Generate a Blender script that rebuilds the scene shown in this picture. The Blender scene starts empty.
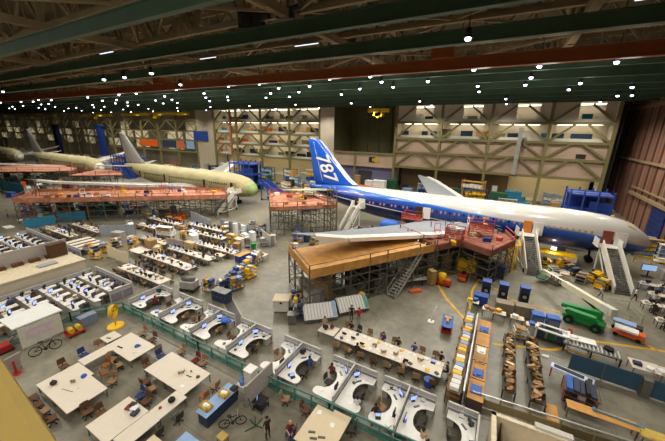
import bpy, bmesh, math, random
from mathutils import Vector, Matrix
C = bpy.context.scene.collection
scene = bpy.context.scene
RND = random.Random(7)
PI = math.pi

# ------------------------------------------------------------------ camera
YAW, PITCH, ROLL, FPX, CAMH = -0.50372557, 0.28517486, 0.01874585, 307.28, 18.6076
_f = Vector((math.sin(YAW)*math.cos(PITCH), math.cos(YAW)*math.cos(PITCH), -math.sin(PITCH)))
_r = Vector((math.cos(YAW), -math.sin(YAW), 0)); _u = _r.cross(_f)
CR = _r*math.cos(ROLL)+_u*math.sin(ROLL); CU = _u*math.cos(ROLL)-_r*math.sin(ROLL); CF = _f
cam_data = bpy.data.cameras.new('camera'); cam = bpy.data.objects.new('camera', cam_data); C.objects.link(cam)
cam.matrix_world = Matrix(((CR.x, CU.x, -CF.x, 0), (CR.y, CU.y, -CF.y, 0), (CR.z, CU.z, -CF.z, CAMH), (0, 0, 0, 1)))
cam_data.sensor_width = 36; cam_data.lens = 36*FPX/665; cam_data.clip_end = 1200; cam_data.clip_start = 0.05
scene.camera = cam
def img_x(p):
    d = Vector(p)-Vector((0, 0, CAMH)); w = d.dot(CF)
    return d.dot(CR)/w if w > 0.1 else 99
# ------------------------------------------------------------------ world, lights, exposure
world = bpy.data.worlds.new('world'); scene.world = world; world.use_nodes = True
world.node_tree.nodes['Background'].inputs[0].default_value = (0.55, 0.56, 0.52, 1)
world.node_tree.nodes['Background'].inputs[1].default_value = 0.05
LAMP_POWER = 4200
LAMP_COLOR = (1.0, 0.95, 0.85)
scene.view_settings.view_transform = 'Standard'; scene.view_settings.look = 'None'
scene.view_settings.exposure = -0.28; scene.view_settings.gamma = 1.0; scene.view_settings.use_curve_mapping = False
try:
    scene.cycles.use_denoising = True; scene.cycles.use_light_tree = True
    scene.cycles.max_bounces = 6; scene.cycles.diffuse_bounces = 3; scene.cycles.sample_clamp_indirect = 4
    scene.cycles.caustics_reflective = False; scene.cycles.caustics_refractive = False
except Exception: pass

# ------------------------------------------------------------------ materials
def lin(c):
    return tuple(((v/255)/12.92 if v/255 <= .04045 else ((v/255+.055)/1.055)**2.4) for v in c)
MATS = {}
def mat(name, rgb, rough=.6, metal=0.0, var=.12, scale=3.0, emit=0.0, alpha=1.0, spec=.4):
    if name in MATS: return MATS[name]
    m = bpy.data.materials.new(name); m.use_nodes = True; nt = m.node_tree; b = nt.nodes['Principled BSDF']
    c = lin(rgb); b.inputs['Roughness'].default_value = rough; b.inputs['Metallic'].default_value = metal
    b.inputs['Specular IOR Level'].default_value = spec
    if var > 0 and emit == 0:
        tc = nt.nodes.new('ShaderNodeTexCoord'); nz = nt.nodes.new('ShaderNodeTexNoise'); nz.inputs['Scale'].default_value = scale
        nz.inputs['Detail'].default_value = 4; cr = nt.nodes.new('ShaderNodeValToRGB')
        cr.color_ramp.elements[0].position = .3; cr.color_ramp.elements[1].position = .7
        cr.color_ramp.elements[0].color = tuple(v*(1-var) for v in c)+(1,); cr.color_ramp.elements[1].color = tuple(min(1, v*(1+var)) for v in c)+(1,)
        nt.links.new(tc.outputs['Object'], nz.inputs['Vector']); nt.links.new(nz.outputs['Fac'], cr.inputs['Fac']); nt.links.new(cr.outputs['Color'], b.inputs['Base Color'])
    else: b.inputs['Base Color'].default_value = c+(1,)
    if emit > 0:
        b.inputs['Emission Color'].default_value = c+(1,); b.inputs['Emission Strength'].default_value = emit
        m.cycles.emission_sampling = 'NONE'
    if alpha < 1: b.inputs['Alpha'].default_value = alpha
    MATS[name] = m; return m
white_top = mat('white laminate', (214, 202, 184), .45, var=.03)
cream_top = mat('cream laminate', (210, 192, 160), .45, var=.03)
desk_white = mat('white desk laminate', (226, 222, 214), .4, var=.03)
metal_grey = mat('grey steel', (120, 120, 116), .45, .6)
metal_dark = mat('dark steel', (48, 46, 42), .55, .3)
metal_light = mat('light steel', (178, 176, 168), .4, .5)
galv = mat('galvanised scaffold tube', (112, 106, 92), .5, .5)
black = mat('black plastic', (24, 24, 26), .5, var=.1)
tan_fabric = mat('tan upholstery', (142, 112, 80), .9, var=.15, scale=20)
brown_fabric = mat('brown upholstery', (98, 66, 44), .9, var=.15, scale=20)
orange_fabric = mat('rust upholstery', (150, 84, 42), .9, var=.15, scale=20)
blue_fabric = mat('blue upholstery', (44, 62, 112), .9, var=.15, scale=20)
red_fabric = mat('maroon upholstery', (110, 30, 34), .9, var=.15, scale=20)
grey_fabric = mat('charcoal upholstery', (62, 58, 54), .9, var=.15, scale=20)
teal = mat('teal painted steel', (62, 122, 112), .45, var=.1)
teal_glass = mat('teal tinted panel', (72, 128, 118), .25, var=.05, alpha=.45)
partition_grey = mat('grey partition fabric', (166, 164, 164), .85, var=.06, scale=8)
partition_top = mat('pale partition cap', (200, 196, 188), .5, var=.05)
beige_wall = mat('beige panel', (196, 184, 160), .7, var=.05)
cream_wall = mat('cream painted board', (220, 204, 172), .6, var=.05)
grey_wall = mat('grey office wall', (172, 164, 158), .7, var=.06)
olive = mat('olive painted steel', (122, 114, 74), .55, var=.12)
olive_panel = mat('olive barrier board', (128, 114, 80), .7, var=.1)
tan_steel = mat('tan truss steel', (142, 124, 92), .7, var=.18, scale=.4)
green_steel = mat('dark green crane beam', (70, 96, 76), .55, var=.12, scale=.5)
orange_steel = mat('orange crane girder', (150, 82, 42), .5, var=.1, scale=.5)
crane_yellow = mat('yellow crane paint', (228, 186, 24), .5, var=.15)
yellow = mat('safety yellow', (226, 178, 24), .5, var=.08)
red = mat('red paint', (160, 36, 28), .5, var=.1)
orange = mat('orange paint', (214, 96, 24), .5, var=.1)
blue = mat('blue paint', (32, 66, 140), .5, var=.12)
navy = mat('navy cabinet paint', (38, 54, 78), .5, var=.1)
dock_blue = mat('dark blue dock steel', (32, 62, 138), .55, var=.18, scale=1)
sky_blue = mat('light blue mat', (138, 166, 204), .6, var=.05)
bright_blue = mat('bright blue plastic', (40, 92, 176), .5, var=.1)
cyan_screen = mat('teal blue fabric screen', (40, 116, 146), .8, var=.1)
slate_screen = mat('slate blue fabric screen', (52, 82, 104), .85, var=.1)
green = mat('bright green machine paint', (24, 128, 58), .45, var=.1)
dark_green = mat('dark green plastic', (30, 80, 50), .6)
wood = mat('golden plywood', (206, 150, 76), .6, var=.14, scale=1.5)
wood_orange = mat('orange stained plywood', (198, 144, 76), .65, var=.22, scale=1.2)
cardboard = mat('brown cardboard', (168, 132, 88), .8, var=.12)
pink_deck = mat('salmon dock paint', (176, 118, 90), .8, var=.35, scale=1.2)
pink_panel = mat('pink insulated wall panel', (182, 158, 136), .75, var=.08, scale=.3)
lavender = mat('lavender wall paint', (122, 118, 152), .75, var=.06)
white_paint = mat('white paint', (226, 226, 222), .4, var=.04)
off_white = mat('off white painted steel', (206, 202, 190), .5, var=.06)
office_white = mat('office white wall', (212, 202, 180), .7, var=.06, scale=.4)
rubber = mat('black rubber', (22, 22, 22), .8)
lit_screen = mat('lit monitor face', (150, 175, 240), emit=1.3)
dim_screen = mat('dim monitor face', (40, 46, 62), .2, var=.1)
paper = mat('white paper', (232, 230, 224), .8, var=.03)
foil = mat('amber foil wrap', (118, 88, 50), .4, .5, var=.5, scale=6)
primer = mat('green zinc primer', (160, 150, 108), .5, var=.1, scale=.5)
grey_primer = mat('grey composite skin', (150, 148, 142), .5, var=.08)
skin = mat('skin', (196, 146, 118), .6, var=.04)
hair_dark = mat('dark hair', (36, 26, 20), .8)
cloth_white = mat('white shirt', (206, 206, 206), .9, var=.06, scale=12)
cloth_red = mat('maroon shirt', (116, 40, 32), .9, var=.1, scale=12)
cloth_brightred = mat('red shirt', (172, 40, 44), .9, var=.1, scale=12)
cloth_dark = mat('charcoal jacket', (44, 42, 42), .9, var=.1, scale=12)
cloth_blue = mat('blue shirt', (60, 84, 150), .9, var=.1, scale=12)
cloth_purple = mat('purple shirt', (84, 58, 112), .9, var=.1, scale=12)
cloth_tan = mat('tan shirt', (176, 150, 116), .9, var=.1, scale=12)
jeans = mat('blue jeans', (58, 80, 132), .9, var=.12, scale=12)
trousers = mat('dark trousers', (40, 38, 40), .9, var=.1, scale=12)
lamp_glow = mat('lamp glow', (222, 230, 255), emit=14)
office_glow = mat('office ceiling light', (255, 242, 218), emit=6.0)

# ------------------------------------------------------------------ mesh builder
class MB:
    def __init__(s): s.v = []; s.f = []; s.mi = []; s.mats = []; s.cur = 0
    def use(s, m):
        if m not in s.mats: s.mats.append(m)
        s.cur = s.mats.index(m); return s
    def add(s, vs, fs):
        o = len(s.v); s.v += [tuple(v) for v in vs]
        for f in fs: s.f.append(tuple(o+i for i in f)); s.mi.append(s.cur)
        return s
    def box(s, x0, y0, z0, x1, y1, z1):
        return s.add([(x0, y0, z0), (x1, y0, z0), (x1, y1, z0), (x0, y1, z0), (x0, y0, z1), (x1, y0, z1), (x1, y1, z1), (x0, y1, z1)],
                     [(3, 2, 1, 0), (4, 5, 6, 7), (0, 1, 5, 4), (1, 2, 6, 5), (2, 3, 7, 6), (3, 0, 4, 7)])
    def cbox(s, c, d, rz=0, ry=0):
        M = Matrix.Rotation(rz, 3, 'Z') @ Matrix.Rotation(ry, 3, 'Y'); h = Vector(d)/2; vs = []
        for k in (-1, 1):
            for a, b in ((-1, -1), (1, -1), (1, 1), (-1, 1)): vs.append(Vector(c)+M @ Vector((a*h.x, b*h.y, k*h.z)))
        return s.add(vs, [(3, 2, 1, 0), (4, 5, 6, 7), (0, 1, 5, 4), (1, 2, 6, 5), (2, 3, 7, 6), (3, 0, 4, 7)])
    def bar(s, a, b, w, h=None):
        a, b = Vector(a), Vector(b); d = (b-a)
        if d.length < 1e-6: return s
        d.normalize(); up = Vector((0, 0, 1)) if abs(d.z) < .99 else Vector((0, 1, 0))
        x = d.cross(up).normalized()*w/2; y = x.normalized().cross(d)*(h or w)/2
        return s.add([a-x-y, a+x-y, a+x+y, a-x+y, b-x-y, b+x-y, b+x+y, b-x+y],
                     [(0, 1, 2, 3), (7, 6, 5, 4), (4, 5, 1, 0), (5, 6, 2, 1), (6, 7, 3, 2), (7, 4, 0, 3)])
    def cyl(s, a, b, r, r2=None, n=10):
        a, b = Vector(a), Vector(b); d = (b-a).normalized(); up = Vector((0, 0, 1)) if abs(d.z) < .99 else Vector((0, 1, 0))
        x = d.cross(up).normalized(); y = d.cross(x); r2 = r if r2 is None else r2; vs = []
        for p, q in ((a, r), (b, r2)):
            for i in range(n): t = 2*PI*i/n; vs.append(p+x*math.cos(t)*q+y*math.sin(t)*q)
        return s.add(vs, [(i, (i+1) % n, n+(i+1) % n, n+i) for i in range(n)]+[tuple(range(n-1, -1, -1)), tuple(range(n, 2*n))])
    def prism(s, pts, z0, z1):
        n = len(pts)
        a = sum(pts[i][0]*pts[(i+1) % n][1]-pts[(i+1) % n][0]*pts[i][1] for i in range(n))
        if a < 0: pts = pts[::-1]
        return s.add([(x, y, z0) for x, y in pts]+[(x, y, z1) for x, y in pts],
                     [tuple(range(n-1, -1, -1)), tuple(range(n, 2*n))]+[(i, (i+1) % n, n+(i+1) % n, n+i) for i in range(n)])
    def loft(s, rings, cap=True):
        n = len(rings[0]); vs = [p for r in rings for p in r]; fs = []
        for k in range(len(rings)-1):
            for i in range(n): j = (i+1) % n; fs.append((k*n+i, k*n+j, (k+1)*n+j, (k+1)*n+i))
        if cap: fs += [tuple(range(n-1, -1, -1)), tuple(range((len(rings)-1)*n, len(rings)*n))]
        return s.add(vs, fs)
    def ball(s, c, r, sz=1.0, n=10, m=6):
        rings = []
        for k in range(1, m):
            t = PI*k/m; rings.append([(c[0]+r*math.sin(t)*math.cos(2*PI*i/n), c[1]+r*math.sin(t)*math.sin(2*PI*i/n), c[2]-r*sz*math.cos(t)) for i in range(n)])
        return s.loft(rings)
    def mesh(s, name, m=None, smooth=False, bevel=0):
        me = bpy.data.meshes.new(name); me.from_pydata(s.v, [], s.f)
        if s.mats:
            for q in s.mats: me.materials.append(q)
            me.polygons.foreach_set('material_index', s.mi)
        elif m: me.materials.append(m)
        b = bmesh.new(); b.from_mesh(me); bmesh.ops.recalc_face_normals(b, faces=b.faces)
        if bevel: bmesh.ops.bevel(b, geom=[e for e in b.edges if len(e.link_faces) == 2 and e.calc_face_angle(0) > .6], offset=bevel, segments=2, affect='EDGES', profile=.6)
        b.to_mesh(me); b.free()
        if smooth: me.polygons.foreach_set('use_smooth', [True]*len(me.polygons))
        me.update(); return me

def link(name, data, parent=None, loc=(0, 0, 0), rz=0, m=None):
    o = bpy.data.objects.new(name, data); C.objects.link(o); o.location = loc; o.rotation_euler = (0, 0, rz)
    if parent: o.parent = parent
    if m is not None and data is not None:
        o.material_slots[0].link = 'OBJECT'; o.material_slots[0].material = m
    return o
def struct(name, mb, m=None, parent=None, smooth=False):
    o = link(name, mb.mesh(name, m, smooth), parent)
    if not parent: o['kind'] = 'structure'
    return o
PENDING = {}
def say(o, text, cat, group=None):
    o['category'] = cat
    if group: o['group'] = group
    if '{n}' in text: PENDING.setdefault(text, []).append(o)
    else: o['label'] = text
    return o
ORD = 'first second third fourth fifth sixth seventh eighth ninth tenth eleventh twelfth thirteenth fourteenth fifteenth sixteenth seventeenth eighteenth nineteenth twentieth'.split()
TENS = {2: 'twenty', 3: 'thirty', 4: 'forty', 5: 'fifty', 6: 'sixty', 7: 'seventy', 8: 'eighty', 9: 'ninety'}
def ordinal(i):
    if i < 20: return ORD[i]
    i += 1
    if i >= 100: return ('hundred-and-'+ordinal(i-101)) if i > 100 else 'hundredth'
    return (TENS[i//10][:-1]+'ieth') if i % 10 == 0 else TENS[i//10]+'-'+ORD[i % 10-1]
def flush_labels():
    for text in list(PENDING):
        if len(text.split()) > 16: print('LONG LABEL', len(text.split()), text)
    bpy.context.view_layer.update()
    for text, os in PENDING.items():
        os.sort(key=lambda o: img_x(o.matrix_world.translation))
        for i, o in enumerate(os):
            o['label'] = text.replace('{n}', ordinal(i)) if len(os) > 1 else text.replace('{n} ', '').replace(' from the left', '').replace('{n}', 'only')
# prototype: dict of meshes; inst() links an Empty (or a root mesh) with one object per part
class Proto:
    def __init__(s, name, root=None): s.name = name; s.root = root; s.parts = []
    def part(s, name, mb, m=None, smooth=False, subs=(), bevel=0, label=None):
        s.parts.append((name, mb.mesh(name, m, smooth, bevel) if isinstance(mb, MB) else mb, list(subs), label)); return s
def inst(p, loc, rz, text, cat, group=None, mats=None, root_mat=None):
    r = link(p.name, p.root, None, loc, rz, root_mat); say(r, text, cat, group)
    for nm, me, subs, lb in p.parts:
        c = link(nm, me, r, m=(mats or {}).get(nm))
        if lb: c['label'] = lb
        for sn, sm in subs: link(sn, sm, c, m=(mats or {}).get(sn))
    return r
def solo(name, mb, text, cat, m=None, group=None, loc=(0, 0, 0), rz=0, smooth=False, bevel=0):
    return say(link(name, mb.mesh(name, m, smooth, bevel), None, loc, rz), text, cat, group)
def thing(name, text, cat, loc=(0, 0, 0), rz=0, group=None):
    return say(link(name, None, None, loc, rz), text, cat, group)
def part(name, mb, parent, m=None, smooth=False, bevel=0, label=None):
    o = link(name, mb.mesh(name, m, smooth, bevel), parent)
    if label: o['label'] = label
    return o
# ------------------------------------------------------------------ floor
def floor_material():
    m = bpy.data.materials.new('polished concrete floor'); m.use_nodes = True; nt = m.node_tree; b = nt.nodes['Principled BSDF']; L = nt.links.new
    tc = nt.nodes.new('ShaderNodeTexCoord')
    def noise(sc, det, rough=.6):
        n = nt.nodes.new('ShaderNodeTexNoise'); n.inputs['Scale'].default_value = sc; n.inputs['Detail'].default_value = det; n.inputs['Roughness'].default_value = rough
        L(tc.outputs['Object'], n.inputs['Vector']); return n
    n1 = noise(.12, 6, .65); n2 = noise(1.3, 5); r = nt.nodes.new('ShaderNodeValToRGB')
    r.color_ramp.elements[0].position = .3; r.color_ramp.elements[0].color = lin((98, 93, 78))+(1,)
    r.color_ramp.elements[1].position = .72; r.color_ramp.elements[1].color = lin((152, 146, 128))+(1,)
    L(n1.outputs['Fac'], r.inputs['Fac'])
    mx = nt.nodes.new('ShaderNodeMix'); mx.data_type = 'RGBA'; mx.blend_type = 'MULTIPLY'; mx.inputs[0].default_value = .5
    r2 = nt.nodes.new('ShaderNodeValToRGB'); r2.color_ramp.elements[0].position = .35; r2.color_ramp.elements[0].color = (.6, .58, .55, 1); r2.color_ramp.elements[1].position = .6; r2.color_ramp.elements[1].color = (1, 1, 1, 1)
    r2.color_ramp.elements[0].color = (.5, .48, .44, 1); L(n2.outputs['Fac'], r2.inputs['Fac']); L(r.outputs['Color'], mx.inputs[6]); L(r2.outputs['Color'], mx.inputs[7])
    br = nt.nodes.new('ShaderNodeTexBrick'); br.inputs['Scale'].default_value = 1; br.inputs['Brick Width'].default_value = 9; br.inputs['Row Height'].default_value = 9
    br.inputs['Mortar Size'].default_value = .03; br.offset = 0; br.inputs['Color1'].default_value = br.inputs['Color2'].default_value = (1, 1, 1, 1); br.inputs['Mortar'].default_value = (.55, .52, .5, 1)
    L(tc.outputs['Object'], br.inputs['Vector'])
    m2 = nt.nodes.new('ShaderNodeMix'); m2.data_type = 'RGBA'; m2.blend_type = 'MULTIPLY'; m2.inputs[0].default_value = .6
    L(mx.outputs[2], m2.inputs[6]); L(br.outputs['Color'], m2.inputs[7]); L(m2.outputs[2], b.inputs['Base Color'])
    rr = nt.nodes.new('ShaderNodeMapRange'); rr.inputs['To Min'].default_value = .18; rr.inputs['To Max'].default_value = .5
    L(n1.outputs['Fac'], rr.inputs['Value']); L(rr.outputs['Result'], b.inputs['Roughness']); b.inputs['Specular IOR Level'].default_value = .45
    return m
XL, XR, YB, YF, ZR = -420, 26.5, -40, 130, 34
struct('floor', MB().box(XL, YB, -.3, XR+2, YF, 0), floor_material())
roofm = mat('dark roof deck', (92, 82, 62), .85, var=.2, scale=.3)
struct('ceiling', MB().box(XL, YB, ZR, XR+2, YF, ZR+.4), roofm)
struct('wall_back', MB().box(XL, YB-.4, 0, XR+2, YB, ZR), mat('pale rear wall', (160, 150, 130), .8))
struct('wall_left', MB().box(XL-.4, YB, 0, XL, YF, ZR), MATS['pale rear wall'])
struct('wall_far', MB().box(XL, YF, 0, XR+2, YF+.4, ZR), mat('dark far wall', (80, 76, 60), .8))
# floor lines and the trench cover
lines = MB(); yl = mat('worn yellow floor paint', (206, 160, 40), .6, var=.25, scale=2)
def fline(pts, w=.16):
    for a, b in zip(pts, pts[1:]): lines.bar((a[0], a[1], .004), (b[0], b[1], .004), w, .008)
fline([(-5.4, 37.9), (-3.7, 34.6), (-.6, 30.3)], .3); fline([(-5.4, 42.4), (-.6, 42.4), (-1.2, 38.2), (-.9, 31)], .22); fline([(-.6, 42.4), (2.9, 38.2), (7.7, 38.0)], .22)
fline([(1.5, 28.3), (6.2, 30.1), (7.1, 30.9), (9.8, 31.0)], .3); fline([(8.2, 38.8), (12.5, 37.0), (14.6, 35.0), (9.8, 33.6), (7.2, 32.6)], .3); fline([(14.6, 35.0), (20, 36)], .3)
struct('floor_marking', lines, yl)
struct('trench_cover', MB().bar((-28.6, 23.3, .005), (-20.3, 18.5, .005), 1.0, .012).bar((-20.3, 18.5, .005), (-16.5, 18.5, .005), 1.0, .012), mat('dark grey trench plate', (74, 72, 68), .6))
struct('floor_walkway', MB().bar((-28.3, 23.8, .005), (-20.1, 19.1, .005), .12, .01).bar((-28.9, 22.8, .005), (-20.6, 18.0, .005), .12, .01), mat('pale lane tape', (160, 156, 140), .6))

# ------------------------------------------------------------------ roof steel
def ibeam(y, z0, h, x0, x1, fl=.56, wb=.36):
    return MB().box(x0, y-fl/2, z0, x1, y+fl/2, z0+.12).box(x0, y-wb/2, z0+.12, x1, y+wb/2, z0+h-.12).box(x0, y-fl/2, z0+h-.12, x1, y+fl/2, z0+h)
for y in (7.5, 15.5, 23.5, 31.5, 47.5, 55.5, 63.5, 71.5, 79.5, 87.5, 94.5):
    b = ibeam(y, 26, 1.15, XL, XR); 
    struct('ceiling_beam', b, green_steel)
def truss_x(y):
    t = MB(); t.box(XL, y-.22, 28.2, XR, y+.22, 28.7).box(XL, y-.22, 33.0, XR, y+.22, 33.5)
    x = -150
    while x < XR-6:
        t.bar((x, y, 28.5), (x+3.5, y, 33.2), .26).bar((x+3.5, y, 33.2), (x+7, y, 28.5), .26).bar((x, y, 28.5), (x, y, 33.2), .2).bar((x+3.5, y, 28.5), (x+3.5, y, 33.2), .16); x += 7
    return t
for y in (9.5, 17.2, 25.2, 33.2, 41.5, 49.5, 57.5, 66, 74, 82): struct('ceiling_truss', truss_x(y), tan_steel)
def truss_y(x):
    t = MB(); t.box(x-.35, YB, 27.6, x+.35, YF, 28.3).box(x-.35, YB, 33.0, x+.35, YF, 33.6)
    y = -12.0
    while y < 96:
        t.bar((x, y, 28), (x, y+4, 33.3), .5).bar((x, y+4, 33.3), (x, y+8, 28), .5).bar((x, y+4, 28), (x, y+4, 33.3), .3); y += 8
        t.cbox((x, y, 28.3), (.5, 2.2, 1.6))
    return t
for x in (-90, -66, -42, -18, 4): struct('ceiling_truss', truss_y(x), tan_steel)
brace = MB()
for xa in (-90, -66, -42, -18):
    for ya in (9.5, 25.2, 41.5):
        brace.bar((xa, ya, 28.5), (xa+24, ya+16, 28.5), .22).bar((xa+24, ya, 28.5), (xa, ya+16, 28.5), .22)
struct('ceiling_bracing', brace, tan_steel)
g = thing('bridge_crane', 'long orange bridge crane girder running below the green roof beams', 'crane')
gm = ibeam(40, 25.4, 1.25, -200, XR-.2, .8, .6)
part('girder', gm, g, orange_steel); 
for x in (-60, -8): part('end_truck', MB().box(x-1.2, 38.9, 26.6, x+1.2, 41.1, 27.6), g, orange_steel)

# ------------------------------------------------------------------ ceiling lamps, each with its own light, some with added fill
LAMPS = [(-152, 42), (-201, 58), (-180, 53), (-205, 61), (-138, 43), (-166, 52), (-132, 44), (-122, 42), (-147, 51), (-176, 60), (-187, 66), (-141, 51), (-118, 43.5), (-158, 59), (-166, 66.5), (-155.6, 65), (-95.8, 43), (-127, 58), (-143.7, 66), (-103.5, 50), (-134, 65), (-95.4, 49.6), (-110.6, 57), (-80, 42.3), (-118, 64.7), (-102, 56), (-73.5, 42.5), (-108.7, 63), (-57, 28.3), (-51.3, 28.3), (-43.8, 27.8), (-85.8, 54.6), (-72.5, 48.5), (-93.8, 62), (-79, 54.8), (-57.6, 41.1), (-50.3, 36.8), (-57.6, 47.5), (-65, 54), (-72, 61), (-86.8, 61.8), (-100.6, 28.7), (-43.7, 41.2), (-58, 54.2), (-64.7, 60.6), (-36.7, 41.2), (-36.9, 46.4), (-43.8, 52.4), (-50.7, 59), (-44, 59), (-36.8, 52.4), (-30.4, 46.4), (-23.6, 41.2), (-31, 59), (-24, 52.4), (-17.5, 41.4), (-17.8, 46.5), (-18, 52.4), (-11.5, 48.4), (-4, 28.4), (-4.8, 41.7), (-5.6, 56.2), (-6, 63.3), (1.6, 42.6), (1.2, 50.2), (.8, 57.2), (7.1, 65.2), (7.5, 58), (14.8, 65.2), (8.1, 43.1)]
OFF = [(18, 78), (21, 66)] + [(x, y) for y in (-16, -4, 8) for x in range(-92, 21, 14)] + [(x, y) for y in (78, 91) for x in range(-200, 21, 18)]
can = MB().cyl((0, 0, .75), (0, 0, .25), .2, .28, 12).cyl((0, 0, .25), (0, 0, .06), .28, .42, 12).mesh('lamp_can', metal_dark, True)
lens = MB().ball((0, 0, 0), .23, .8, 12, 7).mesh('lamp_lens', lamp_glow, True)
stem_m = MB().cyl((0, 0, .75), (0, 0, 2.6), .04, n=6).mesh('lamp_stem', metal_dark)
spot = bpy.data.lights.new('bay_lamp', 'SPOT'); spot.energy = LAMP_POWER; spot.color = LAMP_COLOR; spot.spot_size = math.radians(152); spot.spot_blend = .7; spot.shadow_soft_size = .45
near_spot = spot.copy(); near_spot.energy = LAMP_POWER*.85; far_spot = spot.copy(); far_spot.energy = LAMP_POWER*1.45
roof_fill = bpy.data.lights.new('roof_fill_light', 'POINT'); roof_fill.energy = LAMP_POWER*.065; beam_fill = bpy.data.lights.new('beam_fill_light', 'POINT'); beam_fill.energy = LAMP_POWER*.03; beam_fill.color = LAMP_COLOR; beam_fill.shadow_soft_size = .8; roof_fill.color = LAMP_COLOR; roof_fill.shadow_soft_size = .6  # two extra point lights, added as fill for the roof steel
def lamp(x, y, text, z=25.6):
    t = thing('ceiling_lamp', text, 'lamp', (x, y, z), 0, 'high bay lamps under the roof')
    link('housing', can, t); link('lens', lens, t); link('stem', stem_m, t)
    l = bpy.data.objects.new('bay_light', near_spot if y < 20 else far_spot if y > 70 else spot); C.objects.link(l); l.parent = t; l.location = (0, 0, -.4)
    if 40 < y < 60 and x > -120:
        l = bpy.data.objects.new('beam_fill_light', beam_fill); C.objects.link(l); l.parent = t; l.location = (.9, 0, -.9)  # added fill beside the lamp, brightens the beams overhead
    if y < 20:
        l = bpy.data.objects.new('roof_fill_light', roof_fill); C.objects.link(l); l.parent = t; l.location = (.5, 0, 1.3)  # added fill above the lamp, brightens trusses and roof
def depth_band(y): return 'nearest' if y < 39 else 'second nearest' if y < 45 else 'middle' if y < 51.5 else 'fourth' if y < 57.5 else 'farthest'
for x, y in LAMPS: lamp(x, y, '{n} glowing round lamp from the left in the %s lamp row of the roof' % depth_band(y))
for x, y in OFF: lamp(x, y, '{n} round lamp from the left hung %s' % ('over the desks near the viewpoint' if y < 20 else 'along the far office tower'))
tube = MB().box(-1.6, -.08, -.05, 1.6, .08, 0); tubeh = MB().box(-1.7, -.16, 0, 1.7, .16, .12)
for x, y, z, w in ((-49, 25.2, 28.07, 'far left truss'), (-38.8, 33.2, 28.07, 'truss over the green primer jet'), (8, 33.2, 28.07, 'truss near the hangar door'), (-22.2, 33.2, 28.07, 'truss beyond the black heaters')):
    t = thing('tube_light', 'long white tube light fixed along the '+w, 'lamp', (x, y, z)); part('housing', tubeh, t, metal_grey); part('tube', tube, t, mat('tube glow', (235, 238, 255), emit=1.8))
for x, y, w in ((-22.3, 24.4, 'larger'), (-18.2, 24.1, 'smaller')):
    s = 1.0 if w == 'larger' else .7
    t = thing('unit_heater', w+' black unit heater hanging under the near roof truss', 'heater', (x, y, 28.0))
    part('casing', MB().cbox((0, 0, 0), (2.1*s, 1.3*s, 1.3*s), .4), t, black); 
    part('fan_guard', MB().cyl((0, -.75*s, 0), (.25*s, -.95*s, 0), .55*s, .5*s, 14), t, metal_dark)
    part('duct', MB().cyl((.5*s, 0, .2), (1.6*s, .4, .5), .4*s, .35*s, 12), t, black); part('hanger', MB().bar((-.7*s, 0, .5), (-.7*s, 0, 2), .06).bar((.7*s, 0, .5), (.7*s, 0, 2), .06), t, metal_dark)
for x0, x1, y, z, w in ((-330, -255, 94.5, 23.4, 'far left corner'), (-225, -190, 94.5, 23.2, 'two distant tails'), (-178, -126, 94.5, 23.4, 'green primer jet tail'), (-40, -33, 94.5, 23.6, 'dark recess of the far wall')):
    t = thing('crane_trolley', 'yellow crane trolley hanging high above the '+w, 'crane', ((x0+x1)/2, y, z)); L = x1-x0
    part('bridge', MB().box(-L/2, -.6, .6, L/2, .6, 1.7), t, crane_yellow); part('hanger', MB().box(-L*.4, -.2, 1.7, -L*.4+.4, .2, 26.0-z).box(L*.4-.4, -.2, 1.7, L*.4, .2, 26.0-z), t, metal_dark); part('hoist', MB().box(-1.5, -1, -.6, 1.5, 1, .6).cyl((0, -1, 0), (0, 1, 0), 1.0), t, crane_yellow)

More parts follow.
